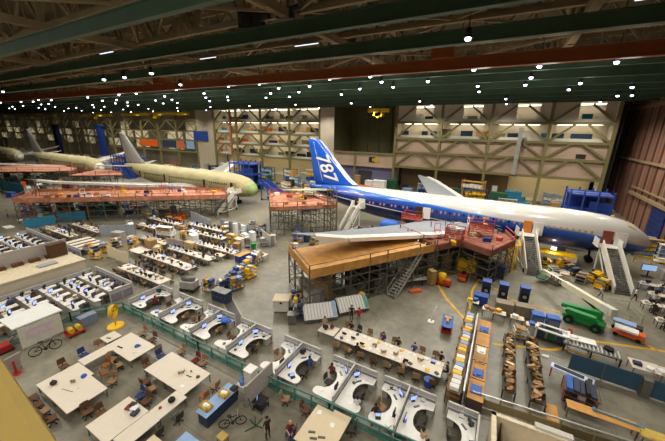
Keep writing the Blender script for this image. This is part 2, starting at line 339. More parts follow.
# ------------------------------------------------------------------ far office towers
def tower(nm, cols, levels, panels, y=98, depth=6):
    fr = MB()
    for x in cols: fr.box(x-.35, y-.35, 0, x+.35, y+.35, 27)
    for z in levels: fr.box(cols[0]-.35, y-.3, z-.4, cols[-1]+.35, y+.3, z+.25)
    for a, b in zip(cols, cols[1:]):
        for k, (z0, z1) in enumerate(zip(levels, levels[1:]+[26])):
            m = (a+b)/2; w = (b-a)*.1
            fr.bar((a+.3, y-.1, z0+.2), (m-w, y-.1, z1-.3), .5).bar((b-.3, y-.1, z0+.2), (m+w, y-.1, z1-.3), .5)
    struct('wall_frame_'+nm, fr, olive)
    fl = MB()
    for z in levels: fl.box(cols[0], y+.3, z-.25, cols[-1], y+depth, z)
    struct('floor_slab_'+nm, fl, off_white)
    struct('wall_office_'+nm, MB().box(cols[0], y+depth, levels[0], cols[-1], y+depth+.2, 27).box(cols[0]-.1, y+.4, 0, cols[0]+.1, y+depth, 27).box(cols[-1]-.1, y+.4, 0, cols[-1]+.1, y+depth, 27), office_white)
    li = MB()
    for k, z in enumerate(levels):
        if k in panels: continue
        zt = (levels+[26.3])[k+1]-.3
        for a, b in zip(cols, cols[1:]): li.box(a+2, y+2, zt-.12, b-2, y+2.5, zt-.05).box(a+2, y+4.5, zt-.12, b-2, y+5, zt-.05)
    struct('ceiling_lights_'+nm, li, office_glow)
    for k in panels: struct('wall_panel_'+nm, MB().box(cols[0], y+.3, levels[k]+.1, cols[-1], y+.5, levels[k+1]-.3), pink_panel)
    # contents of the lit floors: parapets, cupboards and shelves
    for k, z in enumerate(levels):
        if k in panels: continue
        if nm == 'right' and k == len(levels)-1:
            fp = MB()
            for a, b in zip(cols, cols[1:]): fp.box(a+.4, y+.5, z+1.0, a+(b-a)*.42, y+.6, 26.5).box(a+(b-a)*.8, y+.5, z+1.0, b-.4, y+.6, 26.5)
            struct('wall_panel_top', fp, office_white)
        struct('wall_parapet_'+nm, MB().box(cols[0], y+.45, z, cols[-1], y+.6, z+1.0), off_white)
        x = cols[0]+1.2
        while x < cols[-1]-3:
            w = RND.uniform(1.5, 4.5); h = RND.uniform(1.6, 3.0); kind = RND.random(); wh = ['lowest', 'second', 'third', 'top', 'top'][k]+' lit floor of the '+nm+' tower'
            if kind < .6:
                solo('filing_cabinet', MB().box(0, 0, 0, w, .6, h).box(.1, -.03, .1, w-.1, 0, h/2-.05).box(.1, -.03, h/2+.05, w-.1, 0, h-.1), '{n} office cabinet from the left on the '+wh, 'cabinet', RND.choice([cardboard, olive, wood, off_white, navy, metal_dark]), 'office cupboards in the far towers', (x, y+2.8+RND.random(), z))
            elif kind < .8:
                solo('partition_screen', MB().box(0, 0, 0, w, .1, 2.2).box(0, -.2, 0, .1, .3, .1).box(w-.1, -.2, 0, w, .3, .1), '{n} dark screen from the left on the '+wh, 'screen', RND.choice([navy, metal_dark, cyan_screen, orange]), 'office screens in the far towers', (x, y+1.4, z))
            x += w+RND.uniform(.2, 1.6)
tower('right', [-31.7, -18.1, -5.0, 8.4, 21.3], [7.9, 12.5, 16.7, 21.4], (0, 1))
tower('left', [-114.4, -101, -87.6, -73.5, -59.9], [7.8, 12.4, 16.8, 21.5], ())
struct('column_trim_1', MB().box(-104.5, 97.4, 7, -103.7, 98, 26), mat('rust column', (170, 104, 70), .7))
rb = MB().box(-59.9, 98, 8, -54, 98.3, 27)
for i in range(12): rb.box(-59.7+i*.5, 97.85, 8, -59.5+i*.5, 98, 27)
struct('wall_siding_1', rb, office_white)
rc = MB().box(-54, 112, 0, -31.7, 112.3, 34).box(-54.2, 98, 8, -54, 112, 34)
for i in range(3): rc.box(-54+.2, 111.6, 9+i*5.2, -31.9, 112, 9.5+i*5.2)
for i in range(5): rc.box(-52+i*4.6, 111.5, 0, -51.6+i*4.6, 112, 27)
struct('wall_recess', rc, mat('olive corrugated siding', (104, 100, 66), .75, var=.1, scale=.4))
struct('wall_parapet_recess', MB().box(-54, 98, 7.3, -31.7, 98.3, 11.2).box(-54, 97.7, 7.0, -31.7, 98.3, 7.5), pink_panel)
struct('floor_slab_recess', MB().box(-54, 98.3, 7, -31.7, 112, 7.4), off_white)
struct('wall_lavender', MB().box(-60, 99, 0, -31, 99.3, 7), lavender)
struct('trim_olive', MB().box(-54, 97.6, 11.2, -31.7, 98.3, 11.8).box(-45.8, 97.5, 0, -45.2, 98, 11.8), olive)
struct('door_2', MB().box(-44.5, 98.8, 0, -39.5, 99, 5.6), mat('dark roll door', (66, 64, 70), .6))
e = thing('emblem_board', 'black and yellow emblem board on the pink parapet below the recess', 'sign', (-38.6, 97.9, 9.4))
part('board', MB().box(-1.8, 0, -.9, .6, .08, .9), e, metal_dark); part('emblem', MB().cyl((1.0, -.03, 0), (1.0, .06, 0), 1.0, n=14).box(-.6, -.05, -.5, 1.0, 0, .5), e, mat('dull yellow board', (190, 160, 70), .6))
# left side: siding, lattice and posters
ls = MB().box(-127, 98, 0, -114.8, 98.3, 27)
for i in range(25): ls.box(-126.9+i*.5, 97.85, 0, -126.7+i*.5, 98, 27)
struct('wall_siding_2', ls, beige_wall)
la = MB()
cx = [-400+i*14.4 for i in range(20)]
for x in cx: la.box(x-.4, 97.6, 0, x+.4, 98.4, 27)
for z in (7.5, 12.5, 17, 22): la.box(-400, 97.7, z-.25, -127, 98.3, z+.25)
for i, x in enumerate(cx[:-1]):
    for z0, z1 in ((7.5, 12.5), (12.5, 17), (17, 22), (22, 26)):
        la.bar((x, 98, z0), (x+7.2, 98, z1), .3).bar((x+14.4, 98, z0), (x+7.2, 98, z1), .3)
struct('wall_lattice', la, olive)
struct('wall_bay_rear', MB().box(-400, 108, 0, -127, 108.3, 27), mat('mottled bay wall', (132, 124, 104), .8, var=.3, scale=.06))  # grey-brown wall with broad random tone patches
bl = MB()
for i, x in enumerate(cx[:-1]):
    if i % 3 != 1: bl.box(x+1, 102, 13, x+13, 102.2, 16.6)
    if i % 2: bl.box(x+1, 102, 8, x+13, 102.2, 12)
    if i % 4 == 2: bl.box(x+2, 102, 17.4, x+10, 102.2, 21.4)
struct('wall_panel_left', bl, office_white)
sl = MB()
for x in cx[:-1]: sl.box(x+2, 100, 12.2, x+12, 100.4, 12.3).box(x+2, 100, 16.9, x+12, 100.4, 17.0).box(x+2, 100, 7.0, x+12, 100.4, 7.1)
struct('ceiling_lights_bay', sl, office_glow)
for x0, x1, z0, z1, m, w in ((-172, -156, 9, 12.3, orange, 'orange'), (-152, -141, 9, 12.3, navy, 'navy'), (-141, -135, 9, 12.3, mat('mottled orange', (190, 100, 60)), 'narrow orange'), (-134, -128, 9, 12.5, sky_blue, 'pale blue'), (-128, -118, 13, 17, blue, 'royal blue')):
    solo('banner', MB().box(x0, 97.5, z0, x1-.3, 97.58, z1).box(x0-.1, 97.48, z1, x1-.2, 97.595, z1+.2), w+' banner hung on the far olive lattice', 'banner', m, loc=(0, .1 if w == 'pale blue' else 0, 0))
for x, w in ((-262, 'left one of two'), (-206, 'right one of two')):
    t = thing('dock_column', 'tall blue dock column before the far lattice, '+w, 'column', (x, 95.5, 0)); part('mast', MB().box(-2.4, -1, 0, 2.4, 1, 18.5), t, dock_blue); part('cap', MB().box(-3, -1.3, 18.5, 3, 1.3, 19.2), t, dock_blue)
# ------------------------------------------------------------------ hangar door wall on the right
hd = MB().box(26.5, -40, 0, 26.9, 130, 34)
door_m = bpy.data.materials.new('brown corrugated hangar door'); door_m.use_nodes = True
def door_material(m):
    nt = m.node_tree; b = nt.nodes['Principled BSDF']; L = nt.links.new; tc = nt.nodes.new('ShaderNodeTexCoord'); mp = nt.nodes.new('ShaderNodeMapping'); mp.inputs['Scale'].default_value = (1, 1.2, .05)
    n = nt.nodes.new('ShaderNodeTexNoise'); n.inputs['Scale'].default_value = 1.2; n.inputs['Detail'].default_value = 5; r = nt.nodes.new('ShaderNodeValToRGB')
    r.color_ramp.elements[0].position = .32; r.color_ramp.elements[0].color = lin((96, 66, 52))+(1,); r.color_ramp.elements[1].position = .7; r.color_ramp.elements[1].color = lin((164, 120, 98))+(1,)
    L(tc.outputs['Object'], mp.inputs['Vector']); L(mp.outputs['Vector'], n.inputs['Vector']); L(n.outputs['Fac'], r.inputs['Fac']); L(r.outputs['Color'], b.inputs['Base Color']); b.inputs['Roughness'].default_value = .7
door_material(door_m)
struct('wall_right', hd, door_m)
rib = MB()
for i in range(26): rib.box(26.25, 30+i*3.9, 0, 26.5, 30.2+i*3.9, 25)
struct('door_1', rib, mat('dark brown door rib', (92, 62, 50), .7))
struct('trim_door', MB().box(26.0, 20, 24.8, 26.5, 122, 25.5).box(26.05, 20, 13, 26.5, 122, 13.5), mat('beige door track', (150, 128, 100), .6))
struct('trim_rail', MB().box(25.9, 62, 5.9, 26.5, 95, 6.5).box(26.1, 62, 7.4, 26.5, 95, 7.7), MATS['beige door track'])
db = MB().box(26.2, 74.9, 0, 26.45, 81.0, 5.6)
for z in (1, 2, 3, 4, 5): db.box(26.1, 75.1, z-.08, 26.2, 80.8, z+.08)
struct('door_3', db, mat('navy blue roller door', (24, 44, 104), .5))
struct('wall_jamb', MB().box(21.7, 98.5, 0, 22.7, 100, 27), mat('black door pocket', (22, 20, 18), .9))
struct('wall_lit_bay', MB().box(1.5, 105, 0, 20.5, 105.3, 7.4)  .box(-114, 104.4, 0, -60, 104.6, 7.6), mat('warm cream bay wall', (224, 210, 174), .7, var=.05))
struct('wall_low_bay', MB().box(-31, 105.4, 0, 1.5, 105.6, 7.4), mat('brown bay wall', (140, 118, 90), .8, var=.15, scale=.3))
solo('air_duct', MB().box(-.5, -.5, 8, .5, .2, 19.6).box(-.6, -.6, 19.6, .6, .2, 20.2).box(-.55, -.55, 12, .55, .2, 12.3), 'tall pale grey duct running down the front of the right office tower', 'duct', metal_light, loc=(2.3, 97.45, 0))
solo('dark_sign', MB().box(-1, -.06, -.5, 1, 0, .5).box(-1.1, -.08, .5, 1.1, 0, .6), 'small dark board on the pink panel of the right office tower', 'sign', metal_dark, loc=(16.1, 98.28, 13.4))
struct('ceiling_lights_lowbay', MB().box(2.5, 101, 7.3, 19.5, 102.2, 7.4).box(-112, 101, 7.2, -62, 101.5, 7.3).box(-53, 100, 6.8, -33, 100.4, 6.9), mat('warm bay light', (255, 236, 196), emit=5))
MATS['warm bay light'].cycles.emission_sampling = 'AUTO'; office_glow.cycles.emission_sampling = 'AUTO'
def text_mesh(body, size, m, bold=.02, shear=0.0):
    cu = bpy.data.curves.new('lettering', 'FONT'); cu.body = body; cu.size = size; cu.align_x = 'CENTER'; cu.align_y = 'CENTER'; cu.extrude = .01; cu.offset = bold; cu.shear = shear
    o = bpy.data.objects.new('lettering_rig', cu); C.objects.link(o); bpy.context.view_layer.update(); me = bpy.data.meshes.new_from_object(o.evaluated_get(bpy.context.evaluated_depsgraph_get())); bpy.data.objects.remove(o); me.materials.clear(); me.materials.append(m); return me
# ------------------------------------------------------------------ airliners (local: nose at x=0, tail towards -x, z from the floor)
FUS = [(0, 4.15, .03, .03), (.3, 4.12, .8, .78), (1, 4.2, 1.5, 1.45), (2, 4.38, 2.08, 2.03), (3.5, 4.6, 2.5, 2.48), (5.5, 4.76, 2.7, 2.75), (8, 4.83, 2.83, 2.9), (10, 4.85, 2.885, 2.97), (18, 4.85, 2.885, 2.97), (27, 4.85, 2.885, 2.97), (36, 4.85, 2.885, 2.97), (40, 4.97, 2.83, 2.86), (44, 5.22, 2.5, 2.54), (48, 5.6, 1.98, 2.05), (52, 6.05, 1.3, 1.42), (55, 6.4, .7, .8), (56.7, 6.55, .3, .35)]
def fsec(s):
    for a, b in zip(FUS, FUS[1:]):
        if a[0] <= s <= b[0]:
            t = (s-a[0])/(b[0]-a[0]); return [a[i]+(b[i]-a[i])*t for i in (1, 2, 3)]
def fside(s, z):
    zc, ry, rz = fsec(s); return ry*math.sqrt(max(0, 1-((z-zc)/rz)**2))
def airfoil(le, te, y, z, tc, n=9):
    c = le-te; up = []; lo = []
    for i in range(n):
        t = .5-.5*math.cos(PI*i/(n-1)); h = tc*c*5*(.2969*math.sqrt(t)-.126*t-.3516*t*t+.2843*t**3-.1036*t**4)
        up.append((le-t*c, y, z+h)); lo.append((le-t*c, y, z-h*.7))
    return up+lo[-2:0:-1]
def livery_material():
    m = bpy.data.materials.new('white and blue airliner livery'); m.use_nodes = True; nt = m.node_tree; b = nt.nodes['Principled BSDF']; L = nt.links.new
    tc = nt.nodes.new('ShaderNodeTexCoord'); sp = nt.nodes.new('ShaderNodeSeparateXYZ'); L(tc.outputs['Object'], sp.inputs[0])
    mr = nt.nodes.new('ShaderNodeMapRange'); mr.inputs['From Min'].default_value = 0; mr.inputs['From Max'].default_value = -57; L(sp.outputs['X'], mr.inputs['Value'])
    def ramp(pts, interp='B_SPLINE'):
        r = nt.nodes.new('ShaderNodeValToRGB'); r.color_ramp.interpolation = interp; e = r.color_ramp.elements
        while len(e) < len(pts): e.new(.5)
        for q, (p, v) in zip(e, pts): q.position = p; q.color = (v+(1,)) if isinstance(v, tuple) else (v, v, v, 1)
        return r
    zb = ramp([(0, .39), (.06, .46), (.13, .525), (.28, .555), (.4, .59), (.5, .64), (.62, .69), (.75, .735), (.85, .765), (1, .8)]); L(mr.outputs['Result'], zb.inputs['Fac'])
    zz = nt.nodes.new('ShaderNodeMath'); zz.operation = 'DIVIDE'; zz.inputs[1].default_value = 10; L(sp.outputs['Z'], zz.inputs[0])
    df = nt.nodes.new('ShaderNodeMath'); df.operation = 'SUBTRACT'; L(zb.outputs['Color'], df.inputs[0]); L(zz.outputs[0], df.inputs[1])
    msk = nt.nodes.new('ShaderNodeMapRange'); msk.inputs['From Min'].default_value = 0; msk.inputs['From Max'].default_value = .012; L(df.outputs[0], msk.inputs['Value'])
    dp = nt.nodes.new('ShaderNodeMapRange'); dp.inputs['From Min'].default_value = 0; dp.inputs['From Max'].default_value = .26; L(df.outputs[0], dp.inputs['Value'])
    col = ramp([(0, lin((108, 160, 214))), (.07, lin((58, 112, 190))), (.18, lin((30, 80, 166))), (.6, lin((20, 48, 124))), (1, lin((16, 30, 88)))], 'LINEAR'); L(dp.outputs['Result'], col.inputs['Fac'])
    mx = nt.nodes.new('ShaderNodeMix'); mx.data_type = 'RGBA'; mx.inputs[6].default_value = lin((190, 187, 180))+(1,); L(msk.outputs['Result'], mx.inputs[0]); L(col.outputs['Color'], mx.inputs[7])
    L(mx.outputs[2], b.inputs['Base Color']); b.inputs['Roughness'].default_value = .22; b.inputs['Coat Weight'].default_value = .3
    return m
livery = livery_material()
fin_blue = mat('bright tail blue', (22, 84, 188), .3, var=.04)
plane_white = mat('gloss white aircraft paint', (226, 222, 214), .25, var=.02)
dark_glass = mat('dark cabin glass', (26, 26, 34), .15, var=0)
tan_mask = mat('tan masking paper', (196, 170, 120), .8)
def airliner(x, y, text, skinm, wingm, finm, nosem, dressed):
    t = thing('airliner', text, 'airplane', (x, y, 0), 0)
    N = 28; rings = []
    ss = [0, .12, .3, .6, 1, 1.5, 2, 2.7, 3.5, 4.5, 5.5, 6.7, 8, 10]+[10+i*2 for i in range(1, 14)]+[38, 40, 42, 44, 46, 48, 50, 52, 53.5, 55, 56, 56.7]
    for s in ss:
        zc, ry, rz = fsec(s)
        if s < 1: q = math.sqrt(s) ; ry = max(.03, 1.5*q); rz = max(.03, 1.45*q); zc = 4.1+.1*s
        rings.append([(-s, ry*math.cos(2*PI*i/N), zc+rz*math.sin(2*PI*i/N)) for i in range(N)])
    f = part('fuselage', MB().loft(rings), t, skinm, True)
    if not dressed:
        nr = []
        for s in (0, .12, .3, .6, 1, 1.5): zc, ry, rz = fsec(s); q = math.sqrt(min(s, 1)); nr.append([(-s+.05, (max(.03, 1.38*q) if s < 1 else ry)*1.02*math.cos(2*PI*i/N), (4.1+.1*s if s < 1 else zc)+(max(.03, 1.33*q) if s < 1 else rz)*1.02*math.sin(2*PI*i/N)) for i in range(N)])
        part('nose_dome', MB().loft(nr), t, nosem, True)
    W = [(1.2, 17.6, 31.5, 3.2, .13), (2.9, 18.6, 31.2, 3.35, .12), (10, 23.8, 32.4, 4.3, .1), (18, 29.2, 35.4, 5.3, .09), (26, 34.7, 38.7, 6.3, .09), (28.6, 37.5, 39.9, 6.8, .08), (30.0, 39.7, 40.4, 7.1, .07)]
    for sg in (-1, 1):
        w = part('wing', MB().loft([airfoil(-a, -b, sg*yy, z, tc) for yy, a, b, z, tc in W]), t, wingm, True)
        le = MB()
        for a, b in zip(W[2:-1], W[3:-1]): le.bar((-a[1]+.15, sg*a[0], a[3]), (-b[1]+.15, sg*b[0], b[3]), 1.15, .46)
        link('leading_edge', le.mesh('leading_edge', plane_white), w)
        for k in (): 
            s0 = 33+max(0, (k-10))*.42; link('flap_fairing', MB().loft([[(-s0+dx, sg*k+r*math.cos(2*PI*i/8), 3.7+k*.115+.7*r*math.sin(2*PI*i/8)-.3) for i in range(8)] for dx, r in ((3, .08), (1.5, .42), (-1, .4), (-2.2, .06))]).mesh('flap_fairing', wingm, True), w)
        H = [(.6, 49.2, 54.2, 6.5, .1), (9.9, 55.2, 57.2, 7.3, .09)]
        part('stabilizer', MB().loft([airfoil(-a, -b, sg*yy, z, tc) for yy, a, b, z, tc in H]), t, mat('olive primer skin', (158, 154, 130), .5) if dressed else wingm, True)
        m = MB()
        for dx in (-.75, .75):
            for dy in (-.5, .5): m.cyl((-29+dx, sg*4.9+dy-.2, .65), (-29+dx, sg*4.9+dy+.2, .65), .65, n=14)
        m.cyl((-29, sg*4.9, .65), (-29, sg*4.7, 3.2), .22).bar((-29.8, sg*4.9, .65), (-28.2, sg*4.9, .65), .25)
        part('main_gear', m, t, rubber)
    part('nose_gear', MB().cyl((-6.2, -.55, .5), (-6.2, -.2, .5), .5, n=14).cyl((-6.2, .2, .5), (-6.2, .55, .5), .5, n=14).cyl((-6.2, 0, .5), (-6.4, 0, 3), .16), t, rubber)
    FN = [(7.2, 43.2, 55.2, .42), (8.0, 45.2, 55.6, .42), (9, 46.7, 55.8, .4), (13, 50.6, 56.4, .28), (16.3, 53.8, 57.0, .18), (16.9, 54.7, 57.0, .08)]
    def finring(z, le, te, h): return [(-le, 0, z), (-le-(le-te)*-.12, -h*.7, z), (-le-(te-le)*.4, -h, z), (-te, -.03, z), (-te, .03, z), (-le-(te-le)*.4, h, z), (-le-(te-le)*.12, h*.7, z)]
    fin = part('tail_fin', MB().loft([finring(*q) for q in FN]), t, finm, True)
    ed = MB()
    for a, b in zip(FN[1:], FN[2:]): ed.loft([[(-q[1]+.12, 0, q[0]), (-q[1]-.95, -q[3]*.72-.04, q[0]), (-q[1]-.95, q[3]*.72+.04, q[0])] for q in (a, b)])
    link('fin_leading_edge', ed.mesh('fin_leading_edge', plane_white if dressed else grey_primer, False), fin)
    rd = MB(); rd.bar((-53.3, -.44, 8.2), (-55.7, -.22, 16.2), .04, .05); link('rudder_hinge', rd.mesh('rudder_hinge', plane_white if dressed else metal_grey), fin)
    # belly fairing
    part('belly_fairing', MB().loft([[(-s, r*math.cos(2*PI*i/16), 2.5+h*math.sin(2*PI*i/16)) for i in range(16)] for s, r, h in ((15.5, .4, .3), (18, 2.6, .9), (22, 3.0, 1.05), (30, 3.0, 1.05), (34, 2.2, .7), (36, .4, .3))]), t, mat('navy belly paint', (24, 42, 104), .3, var=.03) if dressed else skinm, True)
    # cockpit and cabin windows, doors
    cw = MB()
    for a0, a1 in ((-1.35, -.65), (-.6, 0), (.02, .6), (.65, 1.35)):
        vs = []
        for s, ang in ((2.2, a0), (2.2, a1), (3.2, a1*.85), (3.2, a0*.85)):
            zc, ry, rz = fsec(s); vs.append((-s+.02, (ry+.03)*math.sin(ang), zc+(rz+.05)*math.cos(ang)))
        cw.add(vs, [(0, 1, 2, 3)]); cw.add([(v[0], v[1]*.98, v[2]-.05) for v in vs], [(3, 2, 1, 0)])
    part('cockpit_window', cw, t, tan_mask)
    doors = (5.4, 15.0, 31.6, 44.2)
    wm = MB().cyl((0, .04, 0), (0, -.05, 0), .2, n=10); wme = wm.mesh('cabin_window', None)
    for sg in ((-1, 1) if dressed else (-1,)):
        s = 7.2; k = 0
        while s < 43 and k < (48 if sg < 0 else 40):
            if min(abs(s-d) for d in doors) > 1.0:
                yy = fside(s, 5.35); o = link('cabin_window', wme, t, (-s, sg*yy, 5.35))
                if not wme.materials: wme.materials.append(dark_glass)
                o.scale = (.75, 1, 1.25)
                o.material_slots[0].link = 'OBJECT'; o.material_slots[0].material = mat('orange window cover', (190, 130, 90), .6) if (k % 3 or k < 12) and dressed else dark_glass; k += 1
            s += .74
    for d in doors:
        for sg in (-1, 1):
            yy = fside(d, 4.9); o = part('cabin_door', MB().cbox((-d, sg*(yy+.0), 4.85), (1.15, .16, 2.0)), t, (mat('orange door cover', (206, 120, 40), .7) if d == 15.0 else mat('red brown door cover', (128, 62, 44), .8) if d == 5.4 else mat('dark door opening', (58, 40, 26), .8)) if dressed and sg < 0 else plane_white if dressed else mat('dark door opening', (58, 40, 26), .8))
            if sg < 0: link('door_leaf', MB().cbox((-d+1.35, sg*(yy+.35), 4.9), (1.3, .14, 2.0)).mesh('door_leaf', plane_white if dressed else skinm), o)
    if dressed:
        st = MB(); 
        for a in range(26, 50, 1):
            z0, z1 = 3.7+(a-26)*.075, 3.7+(a-25)*.075
            for sg in (-1,): st.add([(-a, sg*(fside(a, z0)+.03), z0), (-a-1, sg*(fside(a+1, z1)+.03), z1), (-a-1, sg*(fside(a+1, z1+.16)+.03), z1+.16), (-a, sg*(fside(a, z0+.16)+.03), z0+.16)], [(0, 1, 2, 3)])
        part('white_stripe', st, t, plane_white)
        for sg in (-1, 1):
            o = link('tail_number', text_mesh('787', 4.1, plane_white, .05, .35), fin)
            d = Vector((.46, 0, -.89)) if sg < 0 else Vector((-.46, 0, .89)); nrm = Vector((0, sg, 0)); up = nrm.cross(d)
            o.matrix_local = Matrix(((d.x, up.x, nrm.x, -52.6), (d.y, up.y, nrm.y, sg*.48), (d.z, up.z, nrm.z, 11.3), (0, 0, 0, 1)))
    return t
airliner(19.44, 57.05, 'white and blue jet airliner with 787 on its blue tail fin', livery, mat('pale wing skin', (132, 135, 140), .45, var=.14), fin_blue, None, True)
dome = mat('pale radome', (206, 208, 196), .5)
airliner(-52.3, 56, 'unpainted green primer jet airliner in the middle of the hall', primer, grey_primer, grey_primer, mat('lime nose cap', (130, 160, 90), .5), False)
airliner(-124.5, 56, 'unpainted jet airliner with a white nose cone at far left', primer, grey_primer, grey_primer, dome, False)
airliner(-196.5, 56, 'unpainted jet airliner cut off by the left picture edge, farthest away', primer, grey_primer, grey_primer, dome, False)

# ------------------------------------------------------------------ boarding stairs
def airstairs(base, top, w, text, rail_m=off_white, deck=2.2, tread=metal_grey, cat='stairs'):
    base, top = Vector(base), Vector(top); d = top-base; run = Vector((d.x, d.y, 0)); L = run.length; run.normalize(); H = d.z
    t = thing('boarding_stairs', text, cat, (base.x, base.y, 0), math.atan2(run.y, run.x))
    n = max(6, int(H/.2)); s = MB()
    for i in range(n): s.box(L*i/n, -w/2+.12, H*(i+1)/n-.06, L*(i+1)/n+.04, w/2-.12, H*(i+1)/n)
    part('steps', s, t, tread)
    for sg in (-1, 1):
        p = [(0, 0), (0, 1.0), (L, H+1.05), (L, H-.35), (.3, 0)]
        y0, y1 = sorted((sg*w/2, sg*(w/2-.14))); m = MB(); k = len(p)
        m.add([(x, y0, z) for x, z in p]+[(x, y1, z) for x, z in p], [tuple(range(k)), tuple(range(2*k-1, k-1, -1))]+[(i, (i+1) % k, k+(i+1) % k, k+i) for i in range(k)])
        part('side_panel', m, t, rail_m)
    part('platform', MB().box(L, -w/2-.4, H-.15, L+deck, w/2+.4, H), t, rail_m)
    for sg in (-1, 1): part('platform_rail', MB().box(L, sg*(w/2+.35)-.04, H, L+deck-.2, sg*(w/2+.35)+.04, H+1.05), t, rail_m)
    part('support_frame', MB().bar((L+.3, -w/2, .4), (L+.3, -w/2, H), .16).bar((L+.3, w/2, .4), (L+.3, w/2, H), .16).bar((L*.45, -w/2, .4), (L+.3, -w/2, H-.6), .12).bar((L*.45, w/2, .4), (L+.3, w/2, H-.6), .12).box(.6, -w/2, .35, L+.6, -w/2+.14, .55).box(.6, w/2-.14, .35, L+.6, w/2, .55), t, rail_m)
    for x in (.9, L+.2):
        for sg in (-1, 1): part('wheel', MB().cyl((x, sg*w/2-.1, .3), (x, sg*w/2+.1, .3), .3, n=12), t, rubber)
    return t
def plane_at(X, s, lat): return (X-s, 57.05-lat)
airstairs((5.6, 46.9, 0), (4.6, 52.2, 4.0), 1.9, 'white boarding stairs at the second door, behind the white lift boom')
airstairs((14.9, 46.6, 0), (14.1, 52.4, 4.0), 1.9, 'white boarding stairs at the front door beside the airliner nose', deck=1.9)
airstairs((-25.0, 48.9, 0), (-24.2, 53.1, 4.3), 1.6, 'grey boarding stairs at the rear door below the 787 tail', tread=metal_light)
airstairs((-54.8, 45.0, 0), (-55.4, 51.0, 4.0), 1.7, 'white boarding stairs against the green primer jet nose')
airstairs((2.75, 47.6, 0), (2.9, 49.9, 3.0), 1.2, 'yellow stairs up to the end of the red dock', yellow, .8, yellow)

# ------------------------------------------------------------------ scaffold docks
def inside(p, poly):
    c = False; n = len(poly)
    for i in range(n):
        a, b = poly[i], poly[(i+1) % n]
        if (a[1] > p[1]) != (b[1] > p[1]) and p[0] < (b[0]-a[0])*(p[1]-a[1])/(b[1]-a[1])+a[0]: c = not c
    return c
def dock(text, poly, z, deck_m, rail_m, step=2.6, board=.0, tube_m=galv, open_edges=()):
    ox, oy = poly[0]; P = [(x-ox, y-oy) for x, y in poly]
    t = thing('scaffold_dock', text, 'scaffold', (ox, oy, 0))
    part('deck', MB().prism(P, z-.25, z), t, deck_m)
    posts = []; rails = MB(); br = MB(); panels = []
    n = len(P)
    for i in range(n):
        a, b = Vector(P[i]), Vector(P[(i+1) % n]); L = (b-a).length; k = max(1, round(L/step)); prev = None
        for j in range(k):
            p = a+(b-a)*j/k; posts.append(p); q = a+(b-a)*(j+1)/k
            for h in (.45, z*.25, z*.5, z*.75): br.bar((p.x, p.y, h), (q.x, q.y, h), .09)
            if j % 2 == 0: br.bar((p.x, p.y, .2), (q.x, q.y, z*.5), .07).bar((q.x, q.y, z*.5), (p.x, p.y, z-.3), .07)
            if i not in open_edges:
                for h in (.55, 1.1): rails.bar((p.x, p.y, z+h), (q.x, q.y, z+h), .07)
        if board and i not in open_edges: panels.append(MB().bar((a.x, a.y, z+board/2-.35), (b.x, b.y, z+board/2-.35), .08, board))
    xs = [p[0] for p in P]; ys = [p[1] for p in P]; x = min(xs)+1
    while x < max(xs):
        y = min(ys)+1
        while y < max(ys):
            if inside((x, y), P) and len(posts) < 96: posts.append(Vector((x, y)))
            y += step*1.25
        x += step*1.25
    gx = min(xs)+1
    while gx < max(xs):
        gy = min(ys)+1
        while gy < max(ys)-step*1.25:
            if inside((gx, gy), P) and inside((gx, gy+step*1.25), P):
                for h in (z*.3, z*.6): br.bar((gx, gy, h), (gx, gy+step*1.25, h), .08)
                br.bar((gx, gy, .1), (gx, gy+step*1.25, z*.6), .07)
            if inside((gx, gy), P) and inside((gx+step*1.25, gy), P):
                for h in (z*.3, z*.6, z*.85): br.bar((gx, gy, h), (gx+step*1.25, gy, h), .08)
                br.bar((gx, gy, z*.6), (gx+step*1.25, gy, .1), .07)
            gy += step*1.25
        gx += step*1.25
    for p in posts[:96]: part('scaffold_post', MB().box(p.x-.06, p.y-.06, 0, p.x+.06, p.y+.06, z+(1.15 if posts.index(p) < 200 and not inside((p.x, p.y), P) else -.2)), t, tube_m)
    part('bracing', br, t, tube_m)
    if rails.v: part('guard_rail', rails, t, rail_m)
    for m in panels: part('edge_panel', m, t, deck_m)
    part('joists', MB().prism([(x*.96+.02*(max(xs)+min(xs)), y*.96+.02*(max(ys)+min(ys))) for x, y in P], z-.5, z-.26), t, metal_dark)
    return t
wd = dock('golden plywood scaffold dock under the near wing tip of the white airliner', [(-21.5, 28.1), (-15.5, 23.6), (-6.2, 38.0), (-12.5, 42)], 4.5, wood_orange, galv, board=1.0, open_edges=(2, 3))
dock('red railed dock under the wing root of the white airliner', [(-6.0, 38.6), (-3.6, 42.2), (.2, 40.2), (2.8, 46.4), (1.5, 50.5), (-5, 51), (-12, 42.4)], 4.4, mat('red brown dock paint', (134, 82, 64), .8, var=.4, scale=1.2), mat('red dock rail', (170, 78, 62), .6), open_edges=(4, 5), board=.8)
dock('salmon tail dock behind the 787 tail', [(-34.9, 40.4), (-26, 48.8), (-34, 53.4), (-44, 51.3)], 5.2, pink_deck, mat('red dock rail', (170, 78, 62)), board=.7)
dock('salmon wing dock along the green primer jet', [(-89, 27), (-81, 20.5), (-55, 41.8), (-51, 45.5), (-56, 49.5), (-66, 46)], 4.5, pink_deck, MATS['red dock rail'], step=3, board=.9)
dock('salmon tail dock behind the green primer jet', [(-108, 40), (-98, 49), (-106, 53), (-116, 51)], 5.0, pink_deck, MATS['red dock rail'], step=3)
dock('salmon wing dock along the unpainted jet at far left', [(-162, 27), (-152, 20.5), (-127, 41.8), (-124, 47), (-130, 51), (-144, 50)], 4.5, pink_deck, MATS['red dock rail'], step=4)
